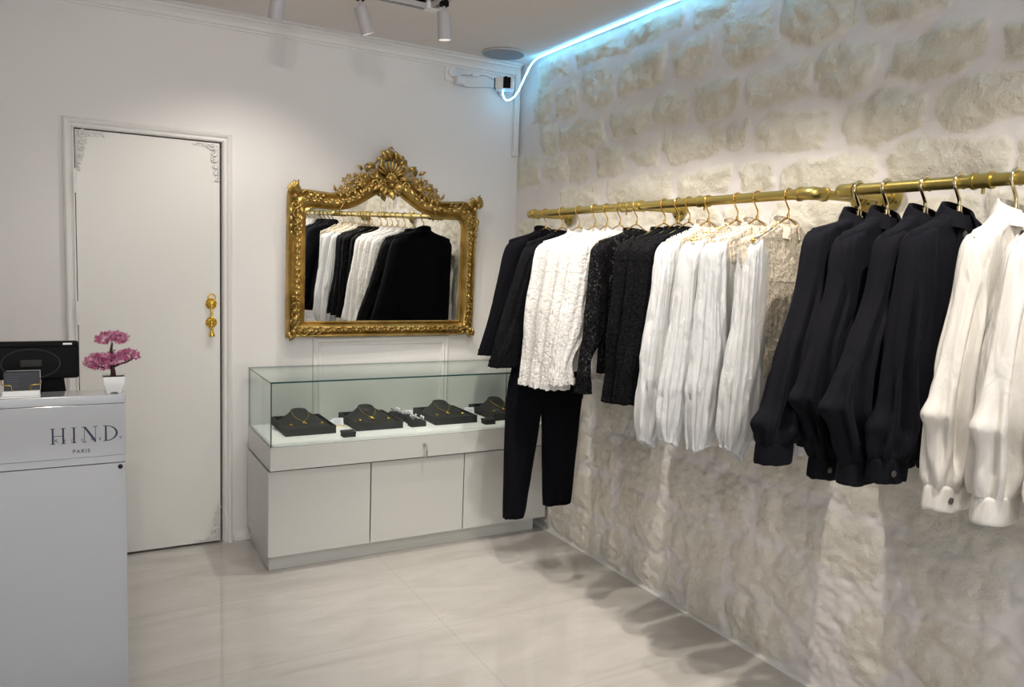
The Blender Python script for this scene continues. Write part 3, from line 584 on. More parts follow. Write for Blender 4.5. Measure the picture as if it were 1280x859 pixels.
# flame leaf at the top, leaning left
for k, (dx, dz, ln, wd, a, cu) in enumerate(((-.020, 2.005, .085, .040, 1.75, .9), (.0, 2.01, .088, .036, 1.55, 1.2), (.022, 2.0, .080, .034, 1.35, .8), (.036, 1.99, .062, .03, 1.1, -.6), (-.045, 1.985, .055, .028, 2.3, -.7), (.015, 2.035, .058, .04, 1.9, 1.9), (-.03, 2.03, .05, .03, 1.9, 1.5), (.03, 2.03, .045, .03, 1.0, -1.2))):
    leafs(b, CX+dx, dz, ln, wd, a, cu, y-.006-.003*(k % 3), .32, 11)
scroll(b, CX-.012, 2.078, .030, 0, 1.2, 1, y-.018, .2, .5); scroll(b, CX+.030, 2.045, .034, PI, 1.2, -1, y-.014, .18, .5)
# C scrolls and leaves flanking the shell
for sx in (-1, 1):
    X = lambda d: CX+sx*d
    for d, z, s, a, tn, hd_ in ((.075, 1.985, .050, 1.2, 1.3, -1), (.105, 1.950, .056, 2.2, 1.3, 1), (.062, 1.925, .050, 3.9, 1.2, 1), (.150, 1.930, .052, .6, 1.3, -1), (.092, 1.895, .050, 4.4, 1.3, -1), (.185, 1.895, .042, 1.0, 1.2, 1), (.04, 1.885, .046, 4.8, 1.3, 1), (.135, 1.975, .036, 2.0, 1.1, -1)):
        scroll(b, X(d), z, s, a if sx > 0 else PI-a, tn, sx*hd_, y-.004, .17, .55)
    for d, z, ln, wd, a, cu in ((.055, 1.96, .06, .026, 1.0, .9), (.095, 1.965, .062, .026, 1.3, -1.2), (.14, 1.945, .062, .026, 1.5, 1.3), (.12, 1.91, .05, .028, .2, .8), (.165, 1.905, .05, .024, 1.9, -.9), (.07, 1.90, .055, .028, 5.0, .8), (.11, 1.885, .05, .026, 5.5, -.8), (.20, 1.885, .05, .022, .5, -.9), (.05, 1.945, .05, .026, 5.6, .7), (.145, 1.885, .045, .022, 5.9, .7), (.085, 2.005, .045, .022, 1.7, .9), (.16, 1.955, .05, .02, 1.1, -1.0)):
        leafs(b, X(d), z, ln, wd, a if sx > 0 else PI-a, cu*sx, y-.008, .3, 10)
b.build('shell_crest', gold_m, mi, smooth=True)
b = MB()                                    # lower mask leaf hanging over the glass
for k in range(7):
    a = -PI/2+(-1.0+2.0*k/6); leafs(b, CX-.004+.010*(k-3), 1.895, .072-.006*abs(k-3), .032, a, .5*(1 if k > 3 else -1), y-.012, .22, 10)
leafs(b, CX-.004, 1.885, .075, .045, -PI/2, .25, y-.022, .3, 10); ball(b, (CX-.004, y-.03, 1.892), .016)
for sx in (-1, 1): scroll(b, CX+sx*.030, 1.862, .044, -PI/2, 1.2, sx, y-.012, .2, .5)
b.build('mask_leaf', gold_m, mi, smooth=True)
for sx in (-1, 1):
    b = MB()
    for i, (d, dz, s) in enumerate(((.175, .035, .022), (.20, .052, .019), (.215, .018, .021), (.235, .038, .018), (.245, .004, .020), (.262, .022, .016), (.275, -.006, .018), (.19, .005, .020), (.225, -.016, .017), (.29, -.018, .014), (.16, .018, .018), (.255, -.022, .015))):
        if sx < 0 and i in (3, 5): dz += .014
        flower(b, CX+sx*d, 1.878+dz-.16*max(0, d-.17), s, y-.004-.004*(i % 3), 5, i*.7)
    for i in range(12):
        d = .155+.013*i; leafs(b, CX+sx*d, 1.872-.25*(d-.155), .030+.006*(i % 3), .015, (PI/2 if i % 2 else -PI/2)-sx*(.5+.2*(i % 3)), .8*sx, y-.002, .3, 8)
    b.tube([(CX+sx*(.15+.02*k), y-.004, 1.88-.0065*k*k*.5) for k in range(8)], .004, 6)
    if sx < 0: b.tube([(CX-.20, y-.004, 1.90), (CX-.205, y-.008, 1.925), (CX-.215, y-.008, 1.942)], .0028, 6)
    b.build('flower_garland', gold_m, mi, smooth=True)
b = MB(); gi = [(x*1.0+(CX-x)*-.012, z+(.006 if z > 1.2 else -.006)) for x, z in inn]
b.add([(x, -.020, z) for x, z in gi], [tuple(range(len(gi)))]); b.add([(x, -.012, z) for x, z in gi], [tuple(range(len(gi)))])
mg = MB(); mg.ext(gi, 'y', -.020, -.012); mg.build('mirror_glass', mirror_m, mi)
MB().ext([(CX+(x-CX)*.96, 1.1+(z-1.07)*.95) for x, z in out_], 'y', -.011, -.001).build('backing', dark_m, mi)
mi.rotation_euler = (math.radians(1.3), 0, math.radians(MIRROR_YAW)); mi.location.y -= .012; mi.location.x -= .016
# ================================================================== DISPLAY CASE
cs = thing('display_case', 'long grey-white jewellery display counter with glass top under the gold mirror', 'display case', (-.78, -.3, 0))
x0, x1 = -1.542, -.022; yb, yf = -.035, -.556
MB().box(x0+.012, x1-.045, -.475, yb, 0, .082, .001).build('plinth', lacq_m, cs, bevel=0)
b = MB(); b.box(x0-.004, x0+.016, -.512, yb, .082, .492, .001); b.box(x1-.016, x1, -.512, yb, .082, .492, .001); b.box(x0+.016, x1-.016, -.508, yb, .082, .100); b.box(x0+.016, x1-.016, yb-.018, yb, .1, .492); b.box(x0+.016, x1-.016, -.508, yb, .474, .492)
b.build('cabinet_body', lacq_m, cs)
for a, c in ((x0-.004, -1.052), (-1.048, -.541), (-.537, x1)): MB().box(a+.001, c-.001, -.532, -.5125, .084, .494, .0015).build('cabinet_door', lacq_m, cs)
MB().box(x0+.02, x1-.02, -.50, yb, .492, .504).build('shadow_gap', dark_m, cs)
b = MB(); b.box(x0, x1, yf, yf+.018, .504, .614, .001); b.box(x0, x0+.018, yf+.018, yb, .504, .614, .001); b.box(x1-.018, x1, yf+.018, yb, .504, .614, .001); b.box(x0+.018, x1-.018, yb-.018, yb, .504, .614); b.build('glass_base', lacq_m, cs)
MB().box(x0+.018, x1-.018, yf+.018, yb-.018, .595, .618).build('deck', deck_m, cs)
def pane(x0_, x1_, y0_, y1_, z0_, z1_, name='glass_pane'):
    b = MB(); b.box(x0_, x1_, y0_, y1_, z0_, z1_)
    d = [x1_-x0_, y1_-y0_, z1_-z0_]; thin = d.index(min(d)); mm_ = []
    for f in b.f:
        P = [b.v[i] for i in f]; sp_ = [max(q[k] for q in P)-min(q[k] for q in P) for k in range(3)]
        mm_.append(0 if sp_[thin] < 1e-6 else 1)
    b.m = mm_; b.build(name, [glass_m, edge_m], cs)
pane(x0+.001, x1-.001, yf+.001, yf+.007, .614, .912); pane(x0+.001, x0+.007, yf+.0075, yb, .614, .912); pane(x1-.007, x1-.001, yf+.0075, yb, .614, .912); pane(x0+.0075, x1-.0075, yb-.006, yb, .614, .912)
pane(x0, x1, yf, yb, .9125, .9195, 'glass_top')
b = MB(); b.lathe([(.010, 0), (.010, .006), (.007, .012), (.001, .0125)], (-.781, yf, .567), 20, 'y'); b.build('lock', chrome_m, cs, smooth=35)
b = MB(); b.box(-.7825, -.7795, yf-.030, yf-.010, .562, .572); b.tube([(-.781+.006*math.cos(a), yf-.034, .560+.010*math.sin(a)) for a in [2*PI*i/14 for i in range(14)]], .0012, 6, closed=True); b.box(-.786, -.776, yf-.036, yf-.031, .505, .548, .002); b.build('key', chrome_m, cs, smooth=35)
DZk = .618
def tray(x0_, label):
    w_, yf_, yb_, h_ = .25, -.37, -.05, .040
    r = thing('jewellery_tray', label, 'jewellery tray', (x0_+w_/2, -.2, DZk), 'black necklace trays in the display case')
    b = MB(); b.box(x0_, x0_+w_, yf_, yf_+.008, DZk, DZk+h_, .001); b.box(x0_, x0_+w_, yb_-.008, yb_, DZk, DZk+h_, .001)
    b.box(x0_, x0_+.008, yf_+.008, yb_-.008, DZk, DZk+h_, .001); b.box(x0_+w_-.008, x0_+w_, yf_+.008, yb_-.008, DZk, DZk+h_, .001); b.box(x0_+.008, x0_+w_-.008, yf_+.008, yb_-.008, DZk, DZk+.004)
    b.build('tray_box', leather_m, r)
    # sloped pad: low at the front, raised behind
    b = MB(); xa, xb = x0_+.010, x0_+w_-.010
    P = [[(x, y, DZk+.026+.006*math.sin(PI*(y-yf_)/(yb_-yf_))) for x in np.linspace(xa, xb, 6)] for y in np.linspace(yf_+.010, yb_-.07, 8)]
    b.grid(P); b.build('pad', leather_m, r, smooth=True)
    # neck bust: flared base, cut flat top leaning to the viewer
    cx, cy = x0_+w_/2-.008, -.185; bt = MB(); rows = []
    for t in np.linspace(0, 1, 15):
        rx_ = .092*(1-t)**1.6+.040+(.004*math.sin(PI*t)); ry_ = .070*(1-t)**1.6+.030; z = DZk+.026+.060*t**.85; yy = cy+.035*t
        rows.append([(cx+rx_*math.cos(a), yy+ry_*math.sin(a), z+.006*t*math.sin(a)) for a in [2*PI*k/36 for k in range(36)]])
    bt.grid(rows, wrapv=True); bt.mi = 0; b0 = len(bt.v)-36; bt.f.append(tuple(b0+k for k in range(36))); bt.m.append(0)
    bt.build('neck_bust', leather_m, r, smooth=60)
    # necklace over the bust
    def surf(a, t):
        rx_ = .092*(1-t)**1.6+.040+(.004*math.sin(PI*t)); ry_ = .070*(1-t)**1.6+.030
        return Vector((cx+(rx_+.002)*math.cos(a), cy+.035*t+(ry_+.002)*math.sin(a), DZk+.028+.060*t**.85))
    nk = MB(); pts_ = [surf(-PI/2-1.15*(1-s)+0, .95-.72*s) for s in np.linspace(0, 1, 12)]+[surf(-PI/2+1.15*s, .23+.72*s) for s in np.linspace(0.05, 1, 12)]
    nk.tube(pts_, .0011, 6)
    q = surf(-PI/2, .2); ball(nk, (q.x, q.y-.004, q.z), .0062); ball(nk, (q.x+.006, q.y-.014, q.z-.004), .0048); ball(nk, (q.x-.006, q.y-.010, q.z-.003), .0035)
    tag(nk.build('necklace', brightgold_m, None, smooth=True), None)
    return r, nk
er_lab = []
for k, (xx, lab) in enumerate(((-1.430, 'black tray with neck bust, leftmost of the four in the glass case'), (-1.073, 'black tray with neck bust, second from the left, just left of the ring blocks'), (-.638, 'black tray with neck bust, third from the left, right of the ring blocks'), (-.285, 'black tray with neck bust, rightmost, half hidden by the black trousers'))):
    r, nk = tray(xx, lab); o = bpy.data.objects['necklace' if k == 0 else 'necklace.%03d' % k]
    tag(o, 'thin gold necklace draped on the neck bust of the %s black tray' % ('leftmost', 'second', 'third', 'rightmost')[k], 'necklace', 'gold necklaces on black busts')
    for sx in (-1, 1):
        b = MB(); ex = xx+.125+sx*.078; ball(b, (ex, -.275, DZk+.036), .0050); ball(b, (ex+.006, -.279, DZk+.036), .0036)
        b.tube([(ex+.005*math.cos(a), -.277, DZk+.037+.005*math.sin(a)) for a in [2*PI*i/12 for i in range(12)]], .0012, 6, closed=True)
        tag(b.build('gold_earring', brightgold_m, None, smooth=True), 'small gold earring on the %s of the %s black necklace tray' % ('left side' if sx < 0 else 'right side', ('leftmost', 'second', 'third', 'rightmost')[k]), 'earring', 'gold earrings in the necklace trays')
def ringblock(x, y, w_, d_, lab, n):
    r = thing('ring_block', lab, 'ring display', (x, y, DZk), 'small black ring blocks in the display case')
    b = MB(); b.box(x-w_/2, x+w_/2, y-d_/2, y+d_/2, DZk, DZk+.028, .002)
    for k in range(2): b.tube([(x-w_/2+.006, y-d_/4+k*d_/2, DZk+.028), (x+w_/2-.006, y-d_/4+k*d_/2, DZk+.028)], .007, 8)
    b.build('block_base', leather_m, r)
    for k in range(n):
        b = MB(); px, py = x-w_/2+.014+(w_-.028)*(k % 2), y-d_/4+(k//2)*d_/2
        b.tube([(px, py+.008*math.cos(a), DZk+.038+.008*math.sin(a)) for a in [2*PI*i/14 for i in range(14)]], .0016, 6, closed=True); ball(b, (px, py-.002, DZk+.049), .0065, 6)
        b.build('ring', paper_m if k % 2 else chrome_m, r, smooth=True)
ringblock(-.765, -.10, .060, .060, 'small black ring block, farthest back between the second and third trays', 4)
ringblock(-.735, -.195, .060, .060, 'small black ring block, second from the back of the row between trays', 4)
ringblock(-.735, -.275, .056, .056, 'small black ring block, third from the back of the row between trays', 2)
ringblock(-.735, -.345, .085, .055, 'small black ring block with pale stones at the front of the row', 4)
for k, (x, y, lab) in enumerate(((-1.145, -.455, 'small closed black ring box in front of the gap after the leftmost tray'), (-.345, -.42, 'small closed black ring box at the right end beside the last tray'))):
    r = thing('ring_box', lab, 'ring box', (x, y, DZk), 'closed black ring boxes in the display case')
    MB().box(x-.031, x+.031, y-.026, y+.026, DZk, DZk+.014, .002).build('box_base', leather_m, r); MB().box(x-.033, x+.033, y-.028, y+.028, DZk+.015, DZk+.028, .003).build('lid', leather_m, r)
for k, (x, y, lab) in enumerate(((-1.125, -.22, 'white price card standing behind the left ring box'), (-.70, -.13, 'white price card standing among the ring blocks'), (-.335, -.17, 'white price card standing left of the rightmost tray'))):
    r = thing('price_card', lab, 'price card', (x, y, DZk), 'white price cards in the display case')
    b = MB(); b.add([(x-.03, y, DZk), (x+.03, y, DZk), (x+.03, y+.012, DZk+.042), (x-.03, y+.012, DZk+.042), (x-.03, y+.0015, DZk), (x+.03, y+.0015, DZk), (x+.03, y+.0135, DZk+.042), (x-.03, y+.0135, DZk+.042)], [(0, 1, 2, 3), (4, 5, 6, 7), (0, 1, 5, 4), (1, 2, 6, 5), (2, 3, 7, 6), (3, 0, 4, 7)]); b.build('card', paper_m, r)
    b = MB(); b.box(x-.032, x+.032, y-.006, y+.010, DZk, DZk+.004); b.build('card_foot', brightgold_m, r)
    b = MB()
    for j in range(4): b.add([(x-.022, y-.0006+.0022*j+.002, DZk+.010+.0077*j), (x+.018-.006*(j % 2), y-.0006+.0022*j+.002, DZk+.010+.0077*j), (x+.018-.006*(j % 2), y-.0006+.0022*j+.0024, DZk+.0113+.0077*j), (x-.022, y-.0006+.0022*j+.0024, DZk+.0113+.0077*j)], [(0, 1, 2, 3)])
    b.build('print_lines', greyink_m, r)
b = MB(); b.box(-.79, -.69, -.465, -.405, DZk, DZk+.006, .0015); tag(b.build('white_tile', deck_m, None), 'flat white tile lying in front of the ring blocks', 'tile')
# ================================================================== COUNTER
ct = thing('reception_counter', 'glossy pale grey reception counter with dark lettering at the left edge', 'counter', (-2.8, -1.7, 0))
fx = -2.199; fy = -1.88
MB().box(-3.45, fx, fy-.004, -1.793, 1.097, 1.12, .0015).build('counter_top', counter_m, ct)
MB().box(-3.45, fx-.001, fy, fy+.020, .958, 1.0955, .0012).build('front_panel', counter_m, ct)
MB().box(-3.45, fx-.001, fy+.004, fy+.020, .938, .957).build('panel_groove', counter_m, ct)
MB().box(-3.45, fx-.001, fy+.001, fy+.020, 0, .936, .0012).build('front_panel', counter_m, ct)
b = MB(); b.box(fx-.02, fx-.001, fy+.021, -1.797, 0, 1.0955); b.box(-3.45, fx-.021, -1.815, -1.797, .0, 1.0955); b.box(-3.45, fx-.02, -1.797, -1.25, .86, .88, .001); b.box(fx-.04, fx-.02, -1.797, -1.25, 0, .86); b.build('counter_carcass', counter_m, ct)
b = MB(); b.lathe([(.006, 0), (.006, .003), (.004, .004), (.001, .0035)], (-2.213, fy+.001, .926), 16, 'y'); b.build('lock_stud', dark_m, ct, smooth=35)
def poly_text(mb, polys_, x, z, s, yy):
    for p in polys_: mb.ext([(x+px*s, z+pz*s) for px, pz in p], 'y', yy-.0008, yy)
def serif(x, z, w_, d=1): return [(x-w_/2, z), (x+w_/2, z), (x+w_/2, z+.022*d), (x+.03, z+.04*d), (x-.03, z+.04*d), (x-w_/2, z+.022*d)]
GL = {
 'H': ([[(.12, 0), (.225, 0), (.225, 1), (.12, 1)], [(.68, 0), (.785, 0), (.785, 1), (.68, 1)], [(.21, .49), (.69, .49), (.69, .525), (.21, .525)], serif(.17, 0, .30), serif(.73, 0, .30), serif(.17, 1, .30, -1), serif(.73, 1, .30, -1)], .92),
 'I': ([[(.12, 0), (.225, 0), (.225, 1), (.12, 1)], serif(.17, 0, .30), serif(.17, 1, .30, -1)], .38),
 'N': ([[(.15, 0), (.18, 0), (.18, 1), (.15, 1)], [(.77, 0), (.80, 0), (.80, 1), (.77, 1)], [(.11, 1), (.25, 1), (.80, .14), (.80, -.02), (.74, -.02)], serif(.165, 0, .26), serif(.785, 1, .26, -1), serif(.10, 1, .2, -1)], .95),
}
def dglyph():
    o_ = [(.17+.68*math.sin(a), .5+.5*math.cos(a)) for a in np.linspace(0, PI, 21)]; i_ = [(.17+.555*math.sin(a), .5+.46*math.cos(a)) for a in np.linspace(0, PI, 21)]
    L_ = [[(.12, 0), (.225, 0), (.225, 1), (.12, 1)], serif(.12, 0, .22), serif(.12, 1, .22, -1)]
    for k in range(20): L_.append([o_[k], o_[k+1], i_[k+1], i_[k]])
    return L_, .9
GL['D'] = dglyph()
b = MB(); x = -2.372; s = .0410; adv = {'H': .0470, 'I': .0235, 'N': .0490, 'D': 0}
for ch in 'HIND':
    poly_text(b, GL[ch][0], x, .9975+(x+2.372)*.0, s, fy); x += adv[ch]
b.build('counter_lettering', ink_m, ct)
def textmesh(body, size, x, z, yy, m, parent, name, space=1.0, ext_=.0003):
    cu = bpy.data.curves.new(name, 'FONT'); cu.body = body; cu.size = size; cu.space_character = space; cu.extrude = ext_
    to = bpy.data.objects.new('tmp', cu); C.objects.link(to); bpy.context.view_layer.update()
    me_ = bpy.data.meshes.new_from_object(to.evaluated_get(bpy.context.evaluated_depsgraph_get())); bpy.data.objects.remove(to); bpy.data.curves.remove(cu)
    me_.name = name; L_ = rootloc(parent)
    for v in me_.vertices: v.co = Vector((x+v.co.x-L_.x, yy-v.co.z-L_.y, z+v.co.y-L_.z))
    me_.materials.clear(); me_.materials.append(m)
    o_ = bpy.data.objects.new(name, me_); C.objects.link(o_); o_.parent = parent; return o_
textmesh('PARIS', .0140, -2.322, .9705, fy-.0008, ink_m, ct, 'counter_lettering', 1.18)
for ch, xx in zip('Kroussa', (-2.3620, -2.3405, -2.3250, -2.3030, -2.2810, -2.2620, -2.2125)):
    textmesh(ch, .0135, xx if ch != 'a' else -2.2145, 1.0025, fy-.0030, greyink_m, ct, 'small_lettering')
# monitor seen from behind
mo = thing('monitor', 'black screen monitor seen from behind, standing behind the counter ledge', 'monitor', (-2.45, -1.72, .88))
Mm = Matrix.Translation((-2.458, -1.745, 1.200)) @ Matrix.Rotation(math.radians(-9), 4, 'X')
b = MB(); b.box(-.155, .155, -.012, .012, -.052, .048, .008, Mm); b.build('screen_housing', black_plastic, mo, smooth=40)
b = MB(); b.box(-.155, .152, -.018, -.0118, .032, .045, .003, Mm); b.build('back_ridge', black_plastic, mo, smooth=40)
b = MB(); b.box(.118, .140, -.0195, -.0175, .036, .0415, .001, Mm); b.build('side_slot', chrome_m, mo)
b = MB(); b.tube([tuple(Mm @ Vector((.045+.066*math.cos(a), -.0125, -.012+.038*math.sin(a)))) for a in [2*PI*i/32 for i in range(32)]], .0018, 6, closed=True); b.box(.022, .070, -.0165, -.012, -.020, -.002, .001, Mm); b.build('mount_ring', leather_m, mo, smooth=40)
b = MB(); b.ext([(-2.43, .885), (-2.315, .885), (-2.335, 1.11), (-2.341, 1.16), (-2.43, 1.16)], 'y', -1.742, -1.715); b.build('stand_neck', black_plastic, mo, bevel=.003)
b = MB(); b.box(-2.50, -2.29, -1.77, -1.62, .88, .887, .002); b.build('stand_foot', black_plastic, mo)
# business card stand
ch_ = thing('card_holder', 'white card stand with gold wire arms holding black cards on the counter ledge', 'card holder', (-2.43, -1.862, 1.12))
MB().box(-2.475, -2.389, -1.878, -1.835, 1.12, 1.1235, .001).build('base_plate', deck_m, ch_)
MB().box(-2.470, -2.390, -1.872, -1.842, 1.1237, 1.137, .0015).build('base_block', deck_m, ch_)
b = MB()
for sx in (-1, 1):
    c = -2.430; b.tube([(c+sx*.020, -1.866, 1.136), (c+sx*.020, -1.868, 1.149), (c+sx*.024, -1.868, 1.1515), (c+sx*.038, -1.868, 1.152), (c+sx*.042, -1.866, 1.154), (c+sx*.0425, -1.86, 1.163), (c+sx*.040, -1.854, 1.165)], .0011, 6)
b.build('wire_arm', brightgold_m, ch_, smooth=True)
cards = mat('black printed card', (.015, .016, .022), .45)
for k in range(6):
    yy = -1.8645+.0024*k; bb = MB(); bb.box(-2.4665+.0012*k, -2.3935+.0009*k, yy, yy+.0016, 1.1372, 1.1835+.0005*k)
    tag(bb.build('business_card', cards if k < 5 else deck_m, None), ('black printed business card, foremost in the wire card stand', 'black business card directly behind the foremost printed one', 'black business card, third from the front in the wire stand', 'black business card, fourth from the front in the wire stand', 'black business card directly in front of the pale rear card', 'pale business card at the very back of the wire card stand')[k], 'business card', 'business cards in the counter stand')
fc = bpy.data.objects['business_card']; b = MB()
for k in range(5): b.box(-2.461, -2.4335-.004*(k % 2), -1.8649, -1.8645, 1.148+.0058*k, 1.1487+.0058*k)
b.box(-2.463, -2.408, -1.8649, -1.8645, 1.1785, 1.1791); b.build('card_print', greyink_m, fc)
# bonsai
bo = thing('artificial_bonsai', 'small pink blossom bonsai in a white square pot on the counter end', 'bonsai', (-2.224, -1.845, 1.12))
c = Vector((-2.224, -1.845, 1.12)); b = MB(); rows = []
for hw, h in ((.018, .003), (.022, .012), (.0265, .024), (.0275, .034), (.0272, .044), (.0248, .044), (.0245, .036)):
    rows.append([(c.x+hw*sx_, c.y+hw*sy_, c.z+h) for sx_, sy_ in ((-1, -.86), (-.86, -1), (0, -1.0), (.86, -1), (1, -.86), (1, .86), (.86, 1), (-.86, 1), (-1, .86))])
b.grid(rows, wrapv=True); b.f.append(tuple(range(9))); b.m.append(0)
for sx in (-1, 1):
    for sy in (-1, 1): b.box(c.x+sx*.013-.005, c.x+sx*.013+.005, c.y+sy*.013-.005, c.y+sy*.013+.005, c.z, c.z+.006, .001)
b.build('pot', white_plastic, bo, smooth=35)
MB().box(c.x-.0243, c.x+.0243, c.y-.0243, c.y+.0243, c.z+.036, c.z+.041, .001).build('moss', mat('moss', (.12, .11, .03), .9, bump=(300, .8, .004)), bo)
bark = mat('dark bark', (.035, .012, .015), .8, bump=(200, .6, .002)); b = MB()
b.tube([(c.x-.001, c.y, c.z+.038), (c.x-.001, c.y, c.z+.055), (c.x-.004, c.y, c.z+.072), (c.x-.003, c.y, c.z+.092), (c.x-.005, c.y, c.z+.112), (c.x-.002, c.y, c.z+.132)], [.0075, .0058, .005, .0042, .0036, .002], 10)
b.tube([(c.x-.002, c.y, c.z+.062), (c.x-.012, c.y-.003, c.z+.068), (c.x-.028, c.y-.004, c.z+.067), (c.x-.045, c.y, c.z+.074)], [.004, .003, .0024, .0014], 8)
b.tube([(c.x-.001, c.y, c.z+.068), (c.x+.015, c.y-.004, c.z+.075), (c.x+.032, c.y-.004, c.z+.080), (c.x+.046, c.y, c.z+.088)], [.004, .003, .0024, .0014], 8); b.build('trunk', bark, bo, smooth=True)
pinks = [mat('pink blossom', (.50, .10, .25), .7), mat('pale pink blossom', (.68, .27, .42), .7), mat('deep pink blossom', (.32, .05, .15), .7)]
rp = random.Random(8)
for nm, (px, pz, ax, az, ay, n_) in (('upper', (-.002, .146, .046, .018, .034, 250)), ('left', (-.034, .084, .036, .024, .030, 240)), ('middle', (.004, .092, .032, .020, .03, 150)), ('right', (.036, .100, .030, .017, .026, 150))):
    b = MB()
    for k in range(n_):
        u, v, t = rp.uniform(-1, 1), rp.uniform(-1, 1), rp.uniform(-1, 1)
        while u*u+v*v+t*t > 1: u, v, t = rp.uniform(-1, 1), rp.uniform(-1, 1), rp.uniform(-1, 1)
        q = c+Vector((px+u*ax, v*ay, pz+t*az-.15*az*abs(u))); nrm = Vector((rp.gauss(0, .5), rp.gauss(-.5, .5), rp.gauss(.5, .5))).normalized()
        a1 = nrm.orthogonal().normalized(); a2 = nrm.cross(a1); r0 = rp.uniform(.0042, .0062); b.mi = rp.choice((0, 0, 0, 1, 1, 2)); ph = rp.random()*6
        vs = [q]
        for m_ in range(5):
            a = ph+2*PI*m_/5; d = a1*math.cos(a)+a2*math.sin(a); e = a1*math.cos(a+.45)+a2*math.sin(a+.45); g = a1*math.cos(a-.45)+a2*math.sin(a-.45)
            vs += [q+g*r0*.5+nrm*.0006, q+d*r0+nrm*.0018, q+e*r0*.5+nrm*.0006]
        fs = []
        for m_ in range(5): fs.append((0, 1+3*m_, 2+3*m_, 3+3*m_))
        vs.append(q-nrm*.0012); 
        for m_ in range(5): fs.append((16, 3+3*m_, 2+3*m_, 1+3*m_))
        b.add(vs, fs)
    b.build('blossom_pad', pinks, bo, fix=False)
# ================================================================== CLOTHES RAILS
RX, RZ, RR = -.25, 1.754, .0172
def flange(mb, y, z=RZ): mb.lathe([(.045, .0), (.045, .006), (.040, .0085), (.024, .010), (.022, .022), (.019, .023)], (0-.004, y, z), 32, 'x', cap=True)
def rail(y0, y1, brackets, rings, label, ends=(True, True)):
    r = thing('clothes_rail', label, 'clothes rail', (0, (y0+y1)/2, RZ), 'brass clothes rails on the stone wall')
    b = MB(); b.tube([(RX, y0, RZ), (RX, y1, RZ)], RR, 24); b.build('rail_pipe', brass_m, r, smooth=50)
    for y in brackets:
        b = MB(); b.tube([(RX, y, RZ), (-.012, y, RZ)], RR*.92, 20); b.build('wall_arm', brass_m, r, smooth=50)
        b = MB(); flange(b, y); fo = b.build('wall_flange', brass_m, r, smooth=35)
        for a in (.6, 2.17, 3.74, 5.31):
            b = MB(); b.lathe([(.0045, .0085), (.0045, .0105), (.001, .011)], (-.004, y+.033*math.cos(a), RZ+.033*math.sin(a)), 10, 'x'); b.build('screw', dark_m, fo)
        end = (abs(y-y0) < .02 and ends[0]) or (abs(y-y1) < .02 and ends[1])
        b = MB()
        if end:
            s_ = -1 if abs(y-y0) < .02 else 1
            b.tube([(RX, y+s_*.050, RZ), (RX, y+s_*.018, RZ), (RX+.003, y+s_*.006, RZ), (RX+.012, y, RZ), (RX+.022, y, RZ), (RX+.052, y, RZ)], [RR*1.22]*2+[RR*1.25]*2+[RR*1.22]*2, 20)
            for q in ((RX, y+s_*.052, RZ), (RX, y+s_*.046, RZ)): pass
            b.tube([(RX, y+s_*.046, RZ), (RX, y+s_*.056, RZ)], RR*1.36, 20); b.tube([(RX+.048, y, RZ), (RX+.058, y, RZ)], RR*1.36, 20)
            b.build('elbow_fitting', brass_m, r, smooth=50)
        else:
            b.tube([(RX, y-.04, RZ), (RX, y+.04, RZ)], RR*1.2, 20); b.tube([(RX, y, RZ), (RX+.045, y, RZ)], RR*1.2, 20)
            for s_ in (-1, 1): b.tube([(RX, y+s_*.04-.004, RZ), (RX, y+s_*.04+.004, RZ)], RR*1.36, 20)
            b.build('tee_fitting', brass_m, r, smooth=50)
    for y in rings:
        b = MB(); b.tube([(RX, y-.024, RZ), (RX, y+.024, RZ)], RR*1.16, 20)
        for s_ in (-1, 1): b.tube([(RX, y+s_*.022-.004, RZ), (RX, y+s_*.022+.004, RZ)], RR*1.32, 20)
        b.build('coupling', brass_m, r, smooth=50)
        b = MB(); b.cyl((RX+.004, y, RZ-.015), (RX+.004, y, RZ-.034), .0042, n=12); b.build('set_screw', brass_m, r, smooth=40)
    return r
rail(-.62, -2.40, (-.62, -1.494, -2.40), (-1.43, -1.905), 'long brass pipe rail along the stone wall, farther one, ending by the mirror')
rail(-2.50, -4.15, (-2.50, -4.15), (-2.935,), 'nearer brass pipe rail on the stone wall, running out of the right edge')
# ================================================================== HANGERS
def hanger(y, wire, m, label, group, half=.20, flat=1.0, ztip=1.598):
    r = thing('clothes_hanger', label, 'hanger', (RX, y, RZ), group)
    rr = RR+wire+.0008; pts = []
    for k in range(22):
        a = math.radians(-28+(228)*k/21); pts.append((RX+rr*math.cos(a), y, RZ+rr*math.sin(a)))
    pts += [(RX-.013, y, RZ-.020), (RX-.003, y, RZ-.034), (RX+.0055, y, RZ-.046), (RX+.006, y, RZ-.056), (RX+.004, y, RZ-.070)]
    b = MB(); b.tube(pts, wire, 10); ball(b, pts[0], wire*1.35); b.build('hook', m, r, smooth=True)
    b = MB(); nx = RX+.004
    b.lathe([(wire*1.1, -.062), (wire*1.9, -.063), (wire*1.9, -.076), (wire*1.2, -.078)], (nx, y, RZ), 14, 'z'); b.build('neck_ferrule', m, r, smooth=40)
    for s_ in (-1, 1):
        b = MB(); t = [(nx, y, RZ-.074), (nx+s_*.020, y, RZ-.083), (nx+s_*.06, y, RZ-.107), (nx+s_*.12, y, RZ-.136), (RX+s_*half*.93, y, ztip)]
        b.tube(t, wire*flat*.95, 8); b.build('shoulder_arm', m, r, smooth=True)
    b = MB(); b.tube([(RX-half*.93, y, ztip), (RX-half*.96, y, ztip-.012), (RX-half*.9, y, ztip-.018), (RX+half*.9, y, ztip-.018), (RX+half*.96, y, ztip-.012), (RX+half*.93, y, ztip)], wire*.8, 8); b.build('lower_bar', m, r, smooth=True)
    return r
